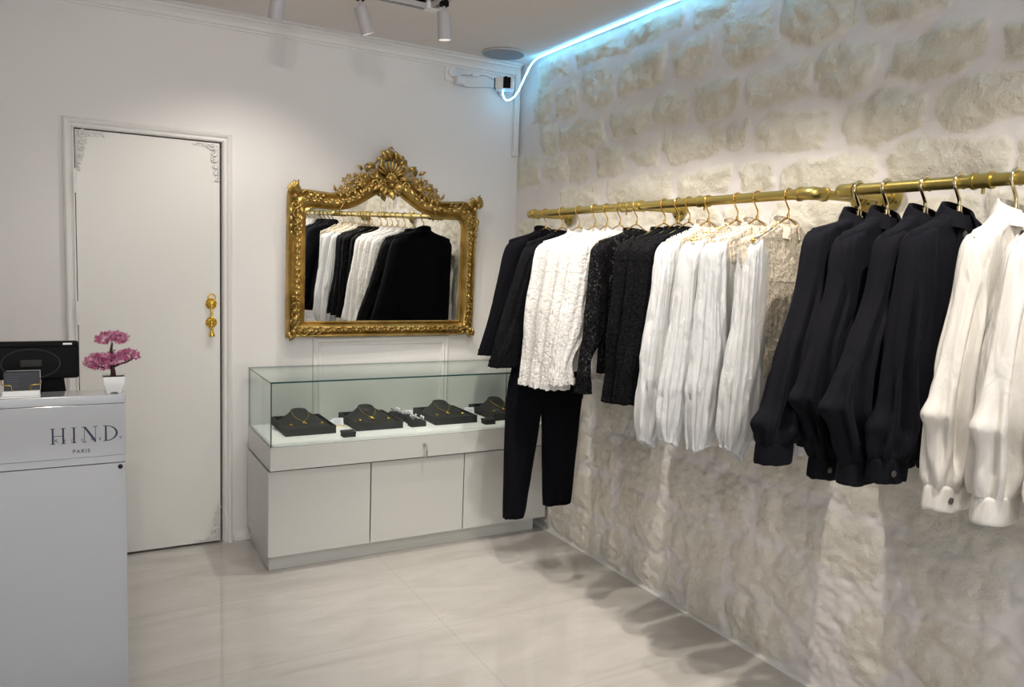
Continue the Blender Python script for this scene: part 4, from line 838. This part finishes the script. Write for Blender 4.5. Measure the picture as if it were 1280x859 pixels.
# ================================================================== GARMENTS
def herm(zq, z, v):
    z = np.asarray(z, float)[::-1]; v = np.asarray(v, float)[::-1]
    d = np.diff(v)/np.diff(z); m = np.zeros(len(z)); m[1:-1] = np.where(d[:-1]*d[1:] > 0, 2*d[:-1]*d[1:]/(d[:-1]+d[1:]+1e-12), 0); m[0], m[-1] = d[0], d[-1]
    i = np.clip(np.searchsorted(z, zq)-1, 0, len(z)-2); h = z[i+1]-z[i]; t = (zq-z[i])/h
    return (2*t**3-3*t**2+1)*v[i]+(t**3-2*t**2+t)*h*m[i]+(-2*t**3+3*t**2)*v[i+1]+(t**3-t**2)*h*m[i+1]
def ctube(mb, keys, y, n=46, m=44, fold=.008, fx=2.6, fz=3.0, seed=0, e=.75, grow=(.35, 1.0), pleat=None, yaw=0, inner=True, hemw=.004, closetop=True, maxx=-.022, tilt=0, beak=None, valleys=(), btilt=0):
    """keys: (z, xL, xR, thick, dy) from top to bottom"""
    K = np.array([tuple(k)+(0,)*(5-len(k)) for k in keys], float); zt, zb = K[0, 0], K[-1, 0]
    tz = np.linspace(0, 1, n); tz = tz**1.0
    Z = zt+(zb-zt)*tz
    # extra density at the top cap
    xl, xr, th, dy = (herm(Z, K[:, 0], K[:, k]) for k in (1, 2, 3, 4))
    A = np.linspace(0, 2*PI, m, endpoint=False); ca, sa = np.cos(A), np.sin(A)
    cs_, sn_ = np.sign(ca)*np.abs(ca)**e, np.sign(sa)*np.abs(sa)**e
    xc, hw, ht = (xl+xr)/2, (xr-xl)/2, th/2
    g = (grow[0]+(grow[1]-grow[0])*tz)[:, None]
    nz = 1-np.abs(vnoise(ca[None]*fx+seed*3.1, sa[None]*fx, Z[:, None]*fz+seed, seed))*2
    nz2 = vnoise(ca[None]*fx*2.3+9, sa[None]*fx*2.3+seed, Z[:, None]*fz*3.2, seed+5)
    nz3 = vnoise(ca[None]*1.3+4, sa[None]*1.3+seed*2, Z[:, None]*9, seed+8)
    D = fold*g*(nz*.75+nz2*.38+nz3*.45)
    cre = np.exp(-(vnoise(ca[None]*fx*1.2+seed*1.7, sa[None]*fx*1.2, Z[:, None]*fz*1.4+2, seed+3)/.11)**2)
    D = D-fold*.55*g*cre
    for a0, a1, z0, z1, dep, wd in valleys:      # long soft folds running down the cloth
        az = a0+(a1-a0)*np.clip((z0-Z)/(z0-z1), 0, 1); dA = (A[None]-az[:, None]+PI) % (2*PI)-PI
        D = D-dep*(np.exp(-(dA/wd)**2)-.6*np.exp(-((dA-1.6*wd)/wd)**2))*(sstep(z0, z0-.12, Z)*sstep(z1-.02, z1+.05, Z))[:, None]
    if beak:
        zb_, am_, wz_ = beak; dA = (A[None]-PI+PI) % (2*PI)-PI
        D = D+am_*((1+((Z-zb_)/wz_)**2)**-1.5)[:, None]*np.exp(-(dA/.55)**2)
    if pleat:
        zc, sp_, am, k = pleat; D = D+am*np.exp(-((Z-zc)/sp_)**2)[:, None]*np.abs(np.sin(k*A+seed))[None]*1.6-am*np.exp(-((Z-zc)/sp_)**2)[:, None]*.8
    sc = np.minimum(1, hw/.03)[:, None]
    X = xc[:, None]+hw[:, None]*cs_[None]+D*sc*ca[None]; Y = y+dy[:, None]+ht[:, None]*sn_[None]+D*sc*sa[None]*np.minimum(1, ht/.02)[:, None]
    ZZ_ = np.repeat(Z[:, None], m, 1)+.0035*vnoise(ca*3+seed, sa*3, 1, seed)[None]*tz[:, None]**8*.8
    if btilt: ZZ_ = ZZ_-btilt*(X-xc[:, None])*np.exp(-(Z-zb)/.04)[:, None]
    if tilt: ZZ_ = ZZ_+tilt*(X-xc[:, None])*np.exp(-(zt-Z)/.07)[:, None]
    X = np.where(X > maxx, maxx+(X-maxx)*.15, X)
    P = np.stack([X, Y, ZZ_], -1)
    if inner:                        # turned hem so the edge has thickness
        c_ = P[-1].mean(0); hem = P[-1]+(c_-P[-1])*np.array([.05, .18, 0]); up_ = hem+np.array([0, 0, .03]); P = np.concatenate([P, hem[None], up_[None]], 0)
    if yaw:
        c, s = math.cos(yaw), math.sin(yaw); dx, dyy = P[..., 0]-RX, P[..., 1]-y; P = np.stack([RX+c*dx-s*dyy, y+s*dx+c*dyy, P[..., 2]], -1)
        P[..., 0] = np.where(P[..., 0] > maxx, maxx+(P[..., 0]-maxx)*.15, P[..., 0])
    k0 = len(mb.v); mb.grid(P, wrapv=True)
    if closetop: mb.f.append(tuple(k0+j for j in range(m))); mb.m.append(mb.mi)
    return P
def narrow(sl, f0):
    return [(z, a, a+(c-a)*(1-(1-f0)*float(sstep(1.10, 1.5, z))))+tuple(q) for z, a, c, *q in sl]
def mirror_keys(keys, shift=0):
    out = []
    for k in keys:
        z, a, c = k[:3]; a2, c2 = 2*RX-c, 2*RX-a; w_ = c2-a2
        if c2 > -.030: c2 = -.030; a2 = c2-w_*.85
        out.append((z, a2, c2)+tuple(k[3:]))
    return out
def collar(mb, y, ztop, rx_, ry_, ht, gap=.5, flare=.012, slope=.02, yaw=0, th=.003, front=-PI/2, n=34):
    rows = []
    for i in range(n):
        t = i/(n-1); a = front+gap+(2*PI-2*gap)*t; fr = (1+math.cos(a-front))/2     # 1 at the front
        for side in (0,): pass
        row = []
        for zz, fl, off in ((0, 0, 0), (.5, .35, 0), (1, 1, 0), (1, 1, -th), (.5, .35, -th), (0, 0, -th)):
            r1, r2_ = rx_+flare*fl+off, ry_+flare*fl+off
            x, yy = RX+r1*math.cos(a), y+r2_*math.sin(a); z = ztop-ht+ht*zz*(1-.25*fr)-slope*fr+.012*abs(math.cos(a))*0
            dx, dyy = x-RX, yy-y; c, s = math.cos(yaw), math.sin(yaw); row.append((RX+c*dx-s*dyy, y+s*dx+c*dyy, z))
        rows.append(row)
    mb.grid(rows, wrapv=True); k = 6; b0 = len(mb.v)-n*k; mb.f += [tuple(b0+j for j in range(k)), tuple(b0+(n-1)*k+j for j in range(k))]; mb.m += [mb.mi]*2
def body_keys(zn, zs, zh, hs, hb, hh, t, neck=.055, tn=.05):
    # neck z, shoulder z, hem z, half widths at shoulder, bust, hem
    return [(zn, RX-neck, RX+neck, tn*.8), (zn-.012, RX-neck-.02, RX+neck+.02, tn), (zn-.6*(zn-zs), RX-hs*.66, RX+hs*.66, tn*1.05), (zs, RX-hs, RX+hs, tn), (zs-.035, RX-hs-.004, RX+hs+.004, t*.85), (zs-.15, RX-hb, RX+hb, t), ((zs*.45+zh*.55), RX-hb*.96, RX+hb*.96, t), (zh, RX-hh, RX+hh, t)]
def garment(name, label, cat, group, y): return thing(name, label, cat, (RX, y, 1.62), group)
def simple_top(name, label, cat, group, y, m, sl, body, seed, yaw=0, fold=.006, sfold=.007, thick=.07, cuff=None, collar_kw=None, collar_m=None, body_m=None, fx=2.6, hemtrim=None, sleeve2=None, pleat=None, valleys=(), btilt=0):
    r = garment(name, label, cat, group, y)
    b = MB(); ctube(b, body, y, 52, 64, fold, 3.4, 2.6, seed, .62, (.3, 1.2), None, yaw, closetop=False); b.build('body', body_m or m, r, smooth=True)
    for k, keys in enumerate((sl, sleeve2 or mirror_keys(sl))):
        b = MB(); ctube(b, keys, y, 84, 72, sfold, fx, 3.0, seed+10+k, .85, (.35, 1.15), pleat, yaw, tilt=.34*(1-2*k), valleys=valleys, btilt=btilt*(1-2*k)); b.build('sleeve', m, r, smooth=True)
    if collar_kw is not None:
        b = MB(); collar(b, y, yaw=yaw, **collar_kw); b.build('collar', collar_m or m, r, smooth=40)
    return r
JG = 'garments hanging on the brass rails'
# --- farthest: tailored black jacket
y = -.777
sl = [(1.622, -.425, -.355, .03), (1.612, -.452, -.335, .06), (1.57, -.472, -.335, .085), (1.45, -.498, -.352, .088), (1.28, -.535, -.395, .082), (1.15, -.570, -.430, .076), (1.045, -.602, -.468, .070)]
sl2 = [(1.622, -.145, -.075, .03), (1.612, -.160, -.050, .06), (1.57, -.160, -.034, .085), (1.40, -.145, -.034, .085), (1.2, -.125, -.034, .08), (1.045, -.118, -.036, .07)]
r = simple_top('black_jacket', 'plain black tailored jacket, farthest left on the rail next to the glass case', 'jacket', 'black garments at the far end of the rail', y, black_suit, sl, body_keys(1.664, 1.612, 1.00, .200, .185, .185, .085), 2, 0, .004, .003, collar_kw=dict(ztop=1.694, rx_=.056, ry_=.045, ht=.045, gap=.75, flare=.002, slope=.05), sleeve2=sl2)
for s_ in (-1, 1):                          # lapels
    b = MB(); b.ext([(RX+s_*.050, 1.672), (RX+s_*.075, 1.60), (RX+s_*.088, 1.50), (RX+s_*.060, 1.44), (RX+s_*.012, 1.34), (RX+s_*.004, 1.36), (RX+s_*.020, 1.55), (RX+s_*.040, 1.665)][::s_], 'y', y-.052, y-.046); b.build('lapel', black_suit, r, bevel=.002)
b = MB()
for z in (1.33, 1.23): b.lathe([(.009, .0), (.009, .003), (.005, .004), (.001, .0035)], (RX+.008, y-.047, z), 16, 'y')
b.build('button', lining_m, r, smooth=40)
# --- black velvet top with trousers
y = -.932
sl = [(1.604, -.425, -.35, .03), (1.595, -.448, -.33, .06), (1.555, -.470, -.33, .088), (1.45, -.500, -.35, .09), (1.28, -.550, -.395, .088), (1.12, -.598, -.43, .09), (1.012, -.632, -.470, .095)]
simple_top('black_velvet_top', 'black velvet wide-sleeved top hanging over black trousers, second on the rail', 'top', 'black garments at the far end of the rail', y, black_velvet, sl, body_keys(1.652, 1.598, 1.015, .195, .170, .165, .080), 5, .05, .006, .008, collar_kw=dict(ztop=1.670, rx_=.058, ry_=.045, ht=.03, gap=.35, flare=.002, slope=.012))
tr = thing('black_trousers', 'long black trousers hanging below the velvet top in front of the glass case', 'trousers', (-.32, y, 1.05), 'black garments at the far end of the rail')
b = MB(); ctube(b, [(1.16, -.43, -.085, .05), (1.12, -.455, -.08, .06), (1.0, -.495, -.075, .075), (.90, -.515, -.080, .078), (.835, -.520, -.088, .078)], y, 24, 60, .003, 2.2, 2, 31, .6, closetop=True); b.build('hip', black_suit, tr, smooth=True)
b = MB(); ctube(b, [(1.165, -.432, -.083, .054), (1.125, -.457, -.078, .064)], y, 4, 60, 0, 1, 1, 1, .6); b.build('waistband', black_suit, tr, smooth=True)
b = MB(); ctube(b, [(.86, -.520, -.300, .076), (.80, -.522, -.325, .078), (.65, -.521, -.345, .076), (.50, -.519, -.368, .072), (.38, -.516, -.385, .068), (.29, -.514, -.398, .064), (.262, -.512, -.405, .062)], y, 46, 44, .0035, 1.8, 3, 33, .8, closetop=True); b.build('trouser_leg', black_suit, tr, smooth=True)
b = MB(); ctube(b, [(.86, -.325, -.086, .078), (.80, -.322, -.094, .078), (.65, -.312, -.104, .076), (.50, -.304, -.115, .072), (.38, -.297, -.125, .068), (.300, -.290, -.134, .064)], y, 46, 44, .0035, 1.8, 3, 35, .8, closetop=True); b.build('trouser_leg', black_suit, tr, smooth=True)
# --- four white lace tops
for k, (y, dL, wz, yaw) in enumerate(((-1.076, -.532, .950, .04), (-1.204, -.545, .958, 0), (-1.296, -.550, .965, .03), (-1.389, -.562, .998, -.02))):
    w_ = (.155, .14, .13, .105)[k]
    sl = [(1.608, -.43, -.36, .026), (1.600, -.458, -.335, .055), (1.565, -.480, -.335, .078), (1.45, -.497, -.345, .08), (1.25, (-.497+dL)/2-.005, -.375, .078), (1.08, dL+.008, dL+w_-.012, .075), (wz+.03, dL-.002, dL+w_, .075), (wz, dL-.004, dL+w_+.003, .08)]
    lab = ('white lace top, leftmost of the four, right after the black velvet top', 'white lace top, second of the four from the left', 'white lace top, third of the four from the left', 'white lace top, last of the four, against the first black lace top')[k]
    r = simple_top('white_lace_top', lab, 'top', 'white lace tops on the rail', y, white_lace, narrow(sl, .72), body_keys(1.652, 1.600, 1.035, .195, .175, .175, .066), 20+k*3, yaw, .006, .009, collar_kw=dict(ztop=1.672, rx_=.060, ry_=.042, ht=.028, gap=.2, flare=-.004, slope=.016), fx=3.0)
    b = MB()
    P = ctube(MB(), sl, y, 56, 44, .009, 3.0, 3.0, 20+k*3+10, .85, (.35, 1.15), None, yaw, inner=False)
    e0 = P[-1]; c0 = e0.mean(0); rows = []
    for j in range(88):                      # scalloped cuff edging
        a = j/2; i0 = int(a) % 44; f = a-int(a); q = e0[i0]*(1-f)+e0[(i0+1) % 44]*f; q = q+(q-c0)*.04; sc_ = .006*abs(math.sin(j*PI/8))
        rows.append([(q[0], q[1], q[2]+.022), (q[0], q[1], q[2]-.002-sc_)])
    b.grid(rows, wrapu=True); b.build('scalloped_cuff', white_lace, r, smooth=True)
# --- four black lace tops
for k, (y, dL, dR, wz, yaw) in enumerate(((-1.504, -.520, -.462, .975, .05), (-1.682, -.508, -.438, .968, 0), (-1.763, -.520, -.440, .975, .02), (-1.826, -.536, -.448, .985, -.02))):
    sl = [(1.607, -.425, -.36, .026), (1.600, -.452, -.335, .055), (1.56, -.472, -.345, .076), (1.42, -.478, -.365, .07), (1.25, -.492, -.385, .066), (1.10, dL+.016, dR-.006, .062), (wz+.03, dL+.004, dR+.004, .062), (wz, dL, dR+.006, .066)]
    lab = ('see-through black lace top with bold flower pattern, first of the black lace tops', 'black lace top, second of the four black lace ones', 'black lace top, third of the four, pressed between its neighbours', 'black lace top, last of the four, behind the first white blouse')[k]
    simple_top('black_lace_top', lab, 'top', 'black lace tops on the rail', y, black_lace if k == 0 else black_lace_dense, narrow(sl, .72), body_keys(1.650, 1.600, (1.055, .99, .985, .99)[k], .190, .165, .165, .060), 50+k*3, yaw, .006, .007, collar_kw=dict(ztop=1.666, rx_=.062, ry_=.042, ht=.022, gap=.15, flare=-.004, slope=.014), fx=3.0)
BV = ((-2.2, -2.0, 1.56, .91, .016, .11), (-1.45, -1.3, 1.58, .92, .017, .11), (-.9, -.8, 1.5, .93, .012, .10), (-2.8, -2.6, 1.45, .92, .013, .10), (-1.85, -1.7, 1.3, .90, .009, .07))
# --- four white blouses
WB = ((-1.93, [(1.606, -.42, -.36, .03), (1.60, -.452, -.335, .06), (1.56, -.475, -.33, .085), (1.40, -.492, -.345, .085), (1.2, -.520, -.365, .09), (1.08, -.534, -.385, .092), (.97, -.534, -.415, .085), (.90, -.528, -.440, .062), (.868, -.522, -.458, .045), (.852, -.520, -.462, .05)], 'first of four, with translucent shoulder and gathered sleeve end', 0, white_voile),
      (-2.075, [(1.606, -.43, -.37, .03), (1.60, -.462, -.345, .06), (1.56, -.486, -.345, .085), (1.40, -.500, -.360, .085), (1.2, -.526, -.380, .09), (1.08, -.546, -.395, .092), (.99, -.548, -.420, .085), (.93, -.540, -.450, .06), (.900, -.532, -.468, .045), (.888, -.530, -.474, .05)], 'second of four, with gold-beaded trim along the shoulder', 1, white_voile),
      (-2.168, [(1.600, -.43, -.36, .03), (1.594, -.460, -.335, .06), (1.555, -.482, -.33, .085), (1.40, -.486, -.335, .085), (1.2, -.496, -.350, .09), (1.08, -.510, -.365, .092), (.99, -.510, -.385, .085), (.93, -.500, -.410, .06), (.905, -.494, -.424, .045), (.893, -.492, -.430, .05)], 'third of four, with plain sheer body showing a straight hem', 0, white_voile),
      (-2.303, [(1.606, -.39, -.33, .03), (1.60, -.418, -.31, .06), (1.56, -.436, -.300, .080), (1.40, -.442, -.315, .080), (1.2, -.462, -.330, .086), (1.08, -.478, -.340, .088), (.99, -.480, -.352, .082), (.935, -.472, -.370, .06), (.908, -.466, -.384, .045), (.895, -.466, -.386, .05)], 'last of four, beside the black jackets, with beige flower lace bodice', 1, white_voile))
for k, (y, sl, lab, bead, bm_) in enumerate(WB):
    sl = narrow(sl, .52); yaw = (.03, 0, .02, -.04)[k]; zh = (.985, .975, .985, .945)[k]
    bk = body_keys(1.656, 1.600, zh, .190, .175, .180, .070)
    r = simple_top('white_blouse', 'white sheer blouse, '+lab, 'blouse', 'white sheer blouses on the rail', y, white_gauze, sl, bk, 80+k*3, yaw, .009, .011, collar_kw=dict(ztop=1.688, rx_=.060, ry_=.044, ht=.050, gap=.35, flare=-.006, slope=.032), collar_m=cream_lace, body_m=flower_lace if k == 3 else bm_, fx=3.2, pleat=(sl[-2][0]+.05, .045, .004, 7), valleys=BV, btilt=(.5, .35, -.3, .6)[k])
    yk = MB()                                # lace yoke over the shoulders
    top = [q for q in bk if q[0] > 1.59]; zc_ = 1.53 if k < 3 else 1.47
    top = [(z, a-.0025, c+.0025, t+.006) for z, a, c, t in bk if z >= 1.59]+[(zc_, RX-.165, RX+.165, .074)]
    ctube(yk, top, y, 26, 64, .003, 3.4, 2.6, 80+k*3, .62, closetop=False, yaw=yaw, inner=False); yk.build('lace_yoke', cream_lace if k != 3 else flower_lace, r, smooth=True)
    if k == 3:                               # plain satin panel at the outer side of the last blouse
        b = MB(); ctube(b, [(1.595, -.400, -.34, .040), (1.55, -.418, -.335, .072), (1.4, -.425, -.33, .080), (1.2, -.425, -.318, .082), (1.05, -.428, -.306, .082), (.945, -.43, -.300, .082)], y, 50, 40, .006, 3.2, 2.6, 97, .7, closetop=True, yaw=yaw); b.build('side_panel', white_voile, r, smooth=True)
    # beaded seam along the shoulder
    b = MB(); b2_ = MB(); rb = random.Random(k)
    x0_, x1_ = sl[2][1]+.020, RX-.062; cc, ss = math.cos(yaw), math.sin(yaw)
    for j in range(30 if bead else 14):
        t = j/(29 if bead else 13); x = x0_+(x1_-x0_)*t; z = 1.603+.053*t**1.25+(.003 if t > .05 else -.006)
        for o_ in ((-1, 0, 1) if bead else (0,)):
            dx, dyy = x-RX+rb.uniform(-.002, .002), -.022*(1-.3*t)+o_*.008+rb.uniform(-.002, .002)
            q = (RX+cc*dx-ss*dyy, y+ss*dx+cc*dyy, z+.003-.001*abs(o_)); ball(b if (rb.random() < .45 and bead) else b2_, q, rb.uniform(.0026, .0042), 6)
    if bead:
        ball(b, (x0_-.004, y-.02, 1.598), .007); b.build('gold_bead', brightgold_m, r, smooth=True)
    b2_.build('corded_trim', cream_lace if False else white_gauze, r, smooth=True)
# --- jackets with bishop sleeves (black, then white)
JV = ((-2.25, -1.95, 1.50, 1.02, .026, .17), (-1.35, -1.15, 1.42, 1.01, .020, .16), (-2.85, -2.7, 1.30, 1.03, .014, .15), (2.6, 2.75, 1.35, 1.02, .012, .18))
def jacket(y, label, name, group, m, sh, bulge, cuff, seed, yaw, zhem=1.0, stud=False, coll=.055, beak=.03):
    r = garment(name, label, 'jacket', group, y)
    (sx, sz), (bx, bz), (cl, cr, cz) = sh, bulge, cuff; ch = .062
    ct_ = cz+ch
    sl = [(sz+.002, sx+.030, sx+.065, .03), (sz-.006, sx+.006, sx+.080, .065), (sz-.045, sx-.012, sx+.078, .076), (1.46, sx-.026, sx+.088, .080), ((1.46+bz)/2, (sx-.028)*.48+bx*.52, sx+.085+(bx-sx)*.40, .084), (bz, bx, max(cr+.012, bx+.150), .092), ((bz+ct_)/2+.01, (bx+cl)/2-.004, cr+.020, .092), (ct_+.012, cl-.004, cr+.006, .078), (ct_-.004, cl+.002, cr-.004, .066)]
    bk = body_keys(1.668, sz-.006, zhem, abs(sx-RX)-.006, .178, .185, .070)
    b = MB(); ctube(b, bk, y, 56, 72, .006, 3.0, 2.4, seed, .6, (.25, 1.1), None, yaw, closetop=False); b.build('body', m, r, smooth=True)
    for k, kk in enumerate((sl, mirror_keys(sl))):
        b = MB(); P = ctube(b, kk, y, 84, 80, .0075, 2.1, 2.6, seed+20+k, .8, (.3, 1.0), (ct_+.030, .045, .010, 3.5), yaw, inner=False, tilt=.34*(1-2*k), beak=(bz, beak, .035) if k == 0 else None, valleys=JV); s_ = b.build('sleeve', m, r, smooth=True)
        c2 = MB(); kc = [(ct_+.002, kk[-1][1]+.000, kk[-1][2]+.000, .070), (ct_-.006, kk[-1][1]-.005, kk[-1][2]+.004, .074), (cz+.004, kk[-1][1]-.008, kk[-1][2]+.002, .074), (cz, kk[-1][1]-.006, kk[-1][2]-.000, .072)]
        ctube(c2, kc, y, 12, 48, .0012, 2, 3, seed+40, .75, (1, 1), None, yaw); cf = c2.build('cuff', m, r, smooth=True)
        if k == 0:
            q = MB(); bx_ = kk[-1][1]+.022; q.lathe([(.0085, 0), (.0085, .003), (.006, .0045), (.001, .004)], (bx_, y-.0345, cz+.030), 18, 'y'); q.build('button', grey_metal, cf, smooth=40)
    # stand collar, open at the front
    b = MB(); collar(b, y, 1.706, .064, .050, coll, .45, -.016, .022, yaw, .004); b.build('collar', m, r, smooth=50)
    b = MB(); collar(b, y, 1.705, .0595, .0455, coll-.002, .46, -.016, .022, yaw, .001); b.build('collar_lining', lining_m if m is black_twill else m, r, smooth=50)
    # placket and buttons down the front
    b = MB(); rows = []
    for z in np.linspace(1.648, zhem+.006, 24):
        t_ = herm(np.array([z]), [q[0] for q in bk], [q[3] for q in bk])[0]/2; rows.append([(RX-.012+o_, y-t_-dd, z) for o_, dd in ((-.018, .0), (-.017, .0065), (.015, .0075), (.018, .0))])
    b.grid(rows, wrapv=True)
    if yaw: b.v = [(RX+math.cos(yaw)*(v[0]-RX)-math.sin(yaw)*(v[1]-y), y+math.sin(yaw)*(v[0]-RX)+math.cos(yaw)*(v[1]-y), v[2]) for v in b.v]
    b.build('placket', m, r, smooth=50)
    for z in (1.615, 1.535, 1.44, 1.34, 1.24, 1.14):
        t_ = herm(np.array([z]), [q[0] for q in bk], [q[3] for q in bk])[0]/2; q = MB()
        q.lathe([(.0095, 0), (.0095, .0035), (.007, .005), (.001, .0045)], (RX-.012, y-t_-.0068, z), 18, 'y'); q.build('button', grey_metal, r, smooth=40)
    return r
BJ = 'black bishop-sleeve jackets on the nearer rail'; WJ = 'white bishop-sleeve jackets on the nearer rail'
jacket(-2.568, 'black jacket with balloon sleeves, farthest of the four, its cuff swung out to the left', 'black_jacket', BJ, black_twill, (-.455, 1.632), (-.602, 1.075), (-.607, -.485, .950), 110, .04, .985)
jacket(-2.661, 'black jacket with balloon sleeves, second of the four from the left', 'black_jacket', BJ, black_twill, (-.433, 1.618), (-.553, 1.150), (-.474, -.355, .915), 123, 0, .99)
jacket(-2.778, 'black jacket with balloon sleeves, third of the four, with the sharp pointed sleeve fold', 'black_jacket', BJ, black_twill, (-.424, 1.618), (-.577, 1.150), (-.512, -.385, .935), 137, .03, 1.0)
jacket(-2.874, 'black jacket with balloon sleeves, last of the four, beside the first white one', 'black_jacket', BJ, black_twill, (-.430, 1.624), (-.490, 1.110), (-.500, -.385, .962), 144, -.03, 1.01)
jacket(-3.018, 'white cotton jacket, first of the white ones, round grey button on its cuff', 'white_jacket', WJ, white_twill, (-.412, 1.618), (-.497, 1.170), (-.484, -.350, .930), 158, 0, .99)
jacket(-3.150, 'white cotton jacket, second of the white ones, with pleated sleeve end', 'white_jacket', WJ, white_twill, (-.470, 1.600), (-.540, 1.170), (-.520, -.395, .945), 166, .03, .99)
jacket(-3.270, 'white cotton jacket, last of the white ones, just a sliver at the right edge', 'white_jacket', WJ, white_twill, (-.440, 1.615), (-.505, 1.160), (-.500, -.385, .945), 171, 0, .99)
# --- hangers: one of each kind, then copies
HG = 'thin gold wire hangers on the farther rail'
names = ('plain black jacket at the rail end', 'black velvet top', 'first white lace top', 'second white lace top', 'third white lace top', 'last white lace top', 'see-through black lace top', 'second black lace top', 'third black lace top', 'last black lace top', 'first white sheer blouse', 'second white blouse with beaded shoulder', 'third white sheer blouse', 'last white blouse beside the black jackets')
hys = (-.777, -.932, -1.076, -1.204, -1.296, -1.389, -1.504, -1.682, -1.763, -1.826, -1.93, -2.075, -2.168, -2.303)
h0 = hanger(hys[0], .0027, hang_m, 'thin gold wire hanger carrying the '+names[0], HG)
for nm, yy in zip(names[1:], hys[1:]):
    h = copy_tree(h0); h.location = (RX, yy, RZ); h['label'] = 'thin gold wire hanger carrying the '+nm
HG2 = 'thick gold hangers on the nearer rail'
names = ('farthest black balloon-sleeve jacket', 'second black balloon-sleeve jacket', 'third black balloon-sleeve jacket', 'last black balloon-sleeve jacket', 'first white jacket', 'second white jacket', 'last white jacket')
hys = (-2.568, -2.661, -2.778, -2.874, -3.018, -3.150, -3.270)
h0 = hanger(hys[0], .0050, pale_gold_m, 'thick polished gold hanger carrying the '+names[0], HG2, half=.165, ztip=1.602)
for nm, yy in zip(names[1:], hys[1:]):
    h = copy_tree(h0); h.location = (RX, yy, RZ); h['label'] = 'thick polished gold hanger carrying the '+nm
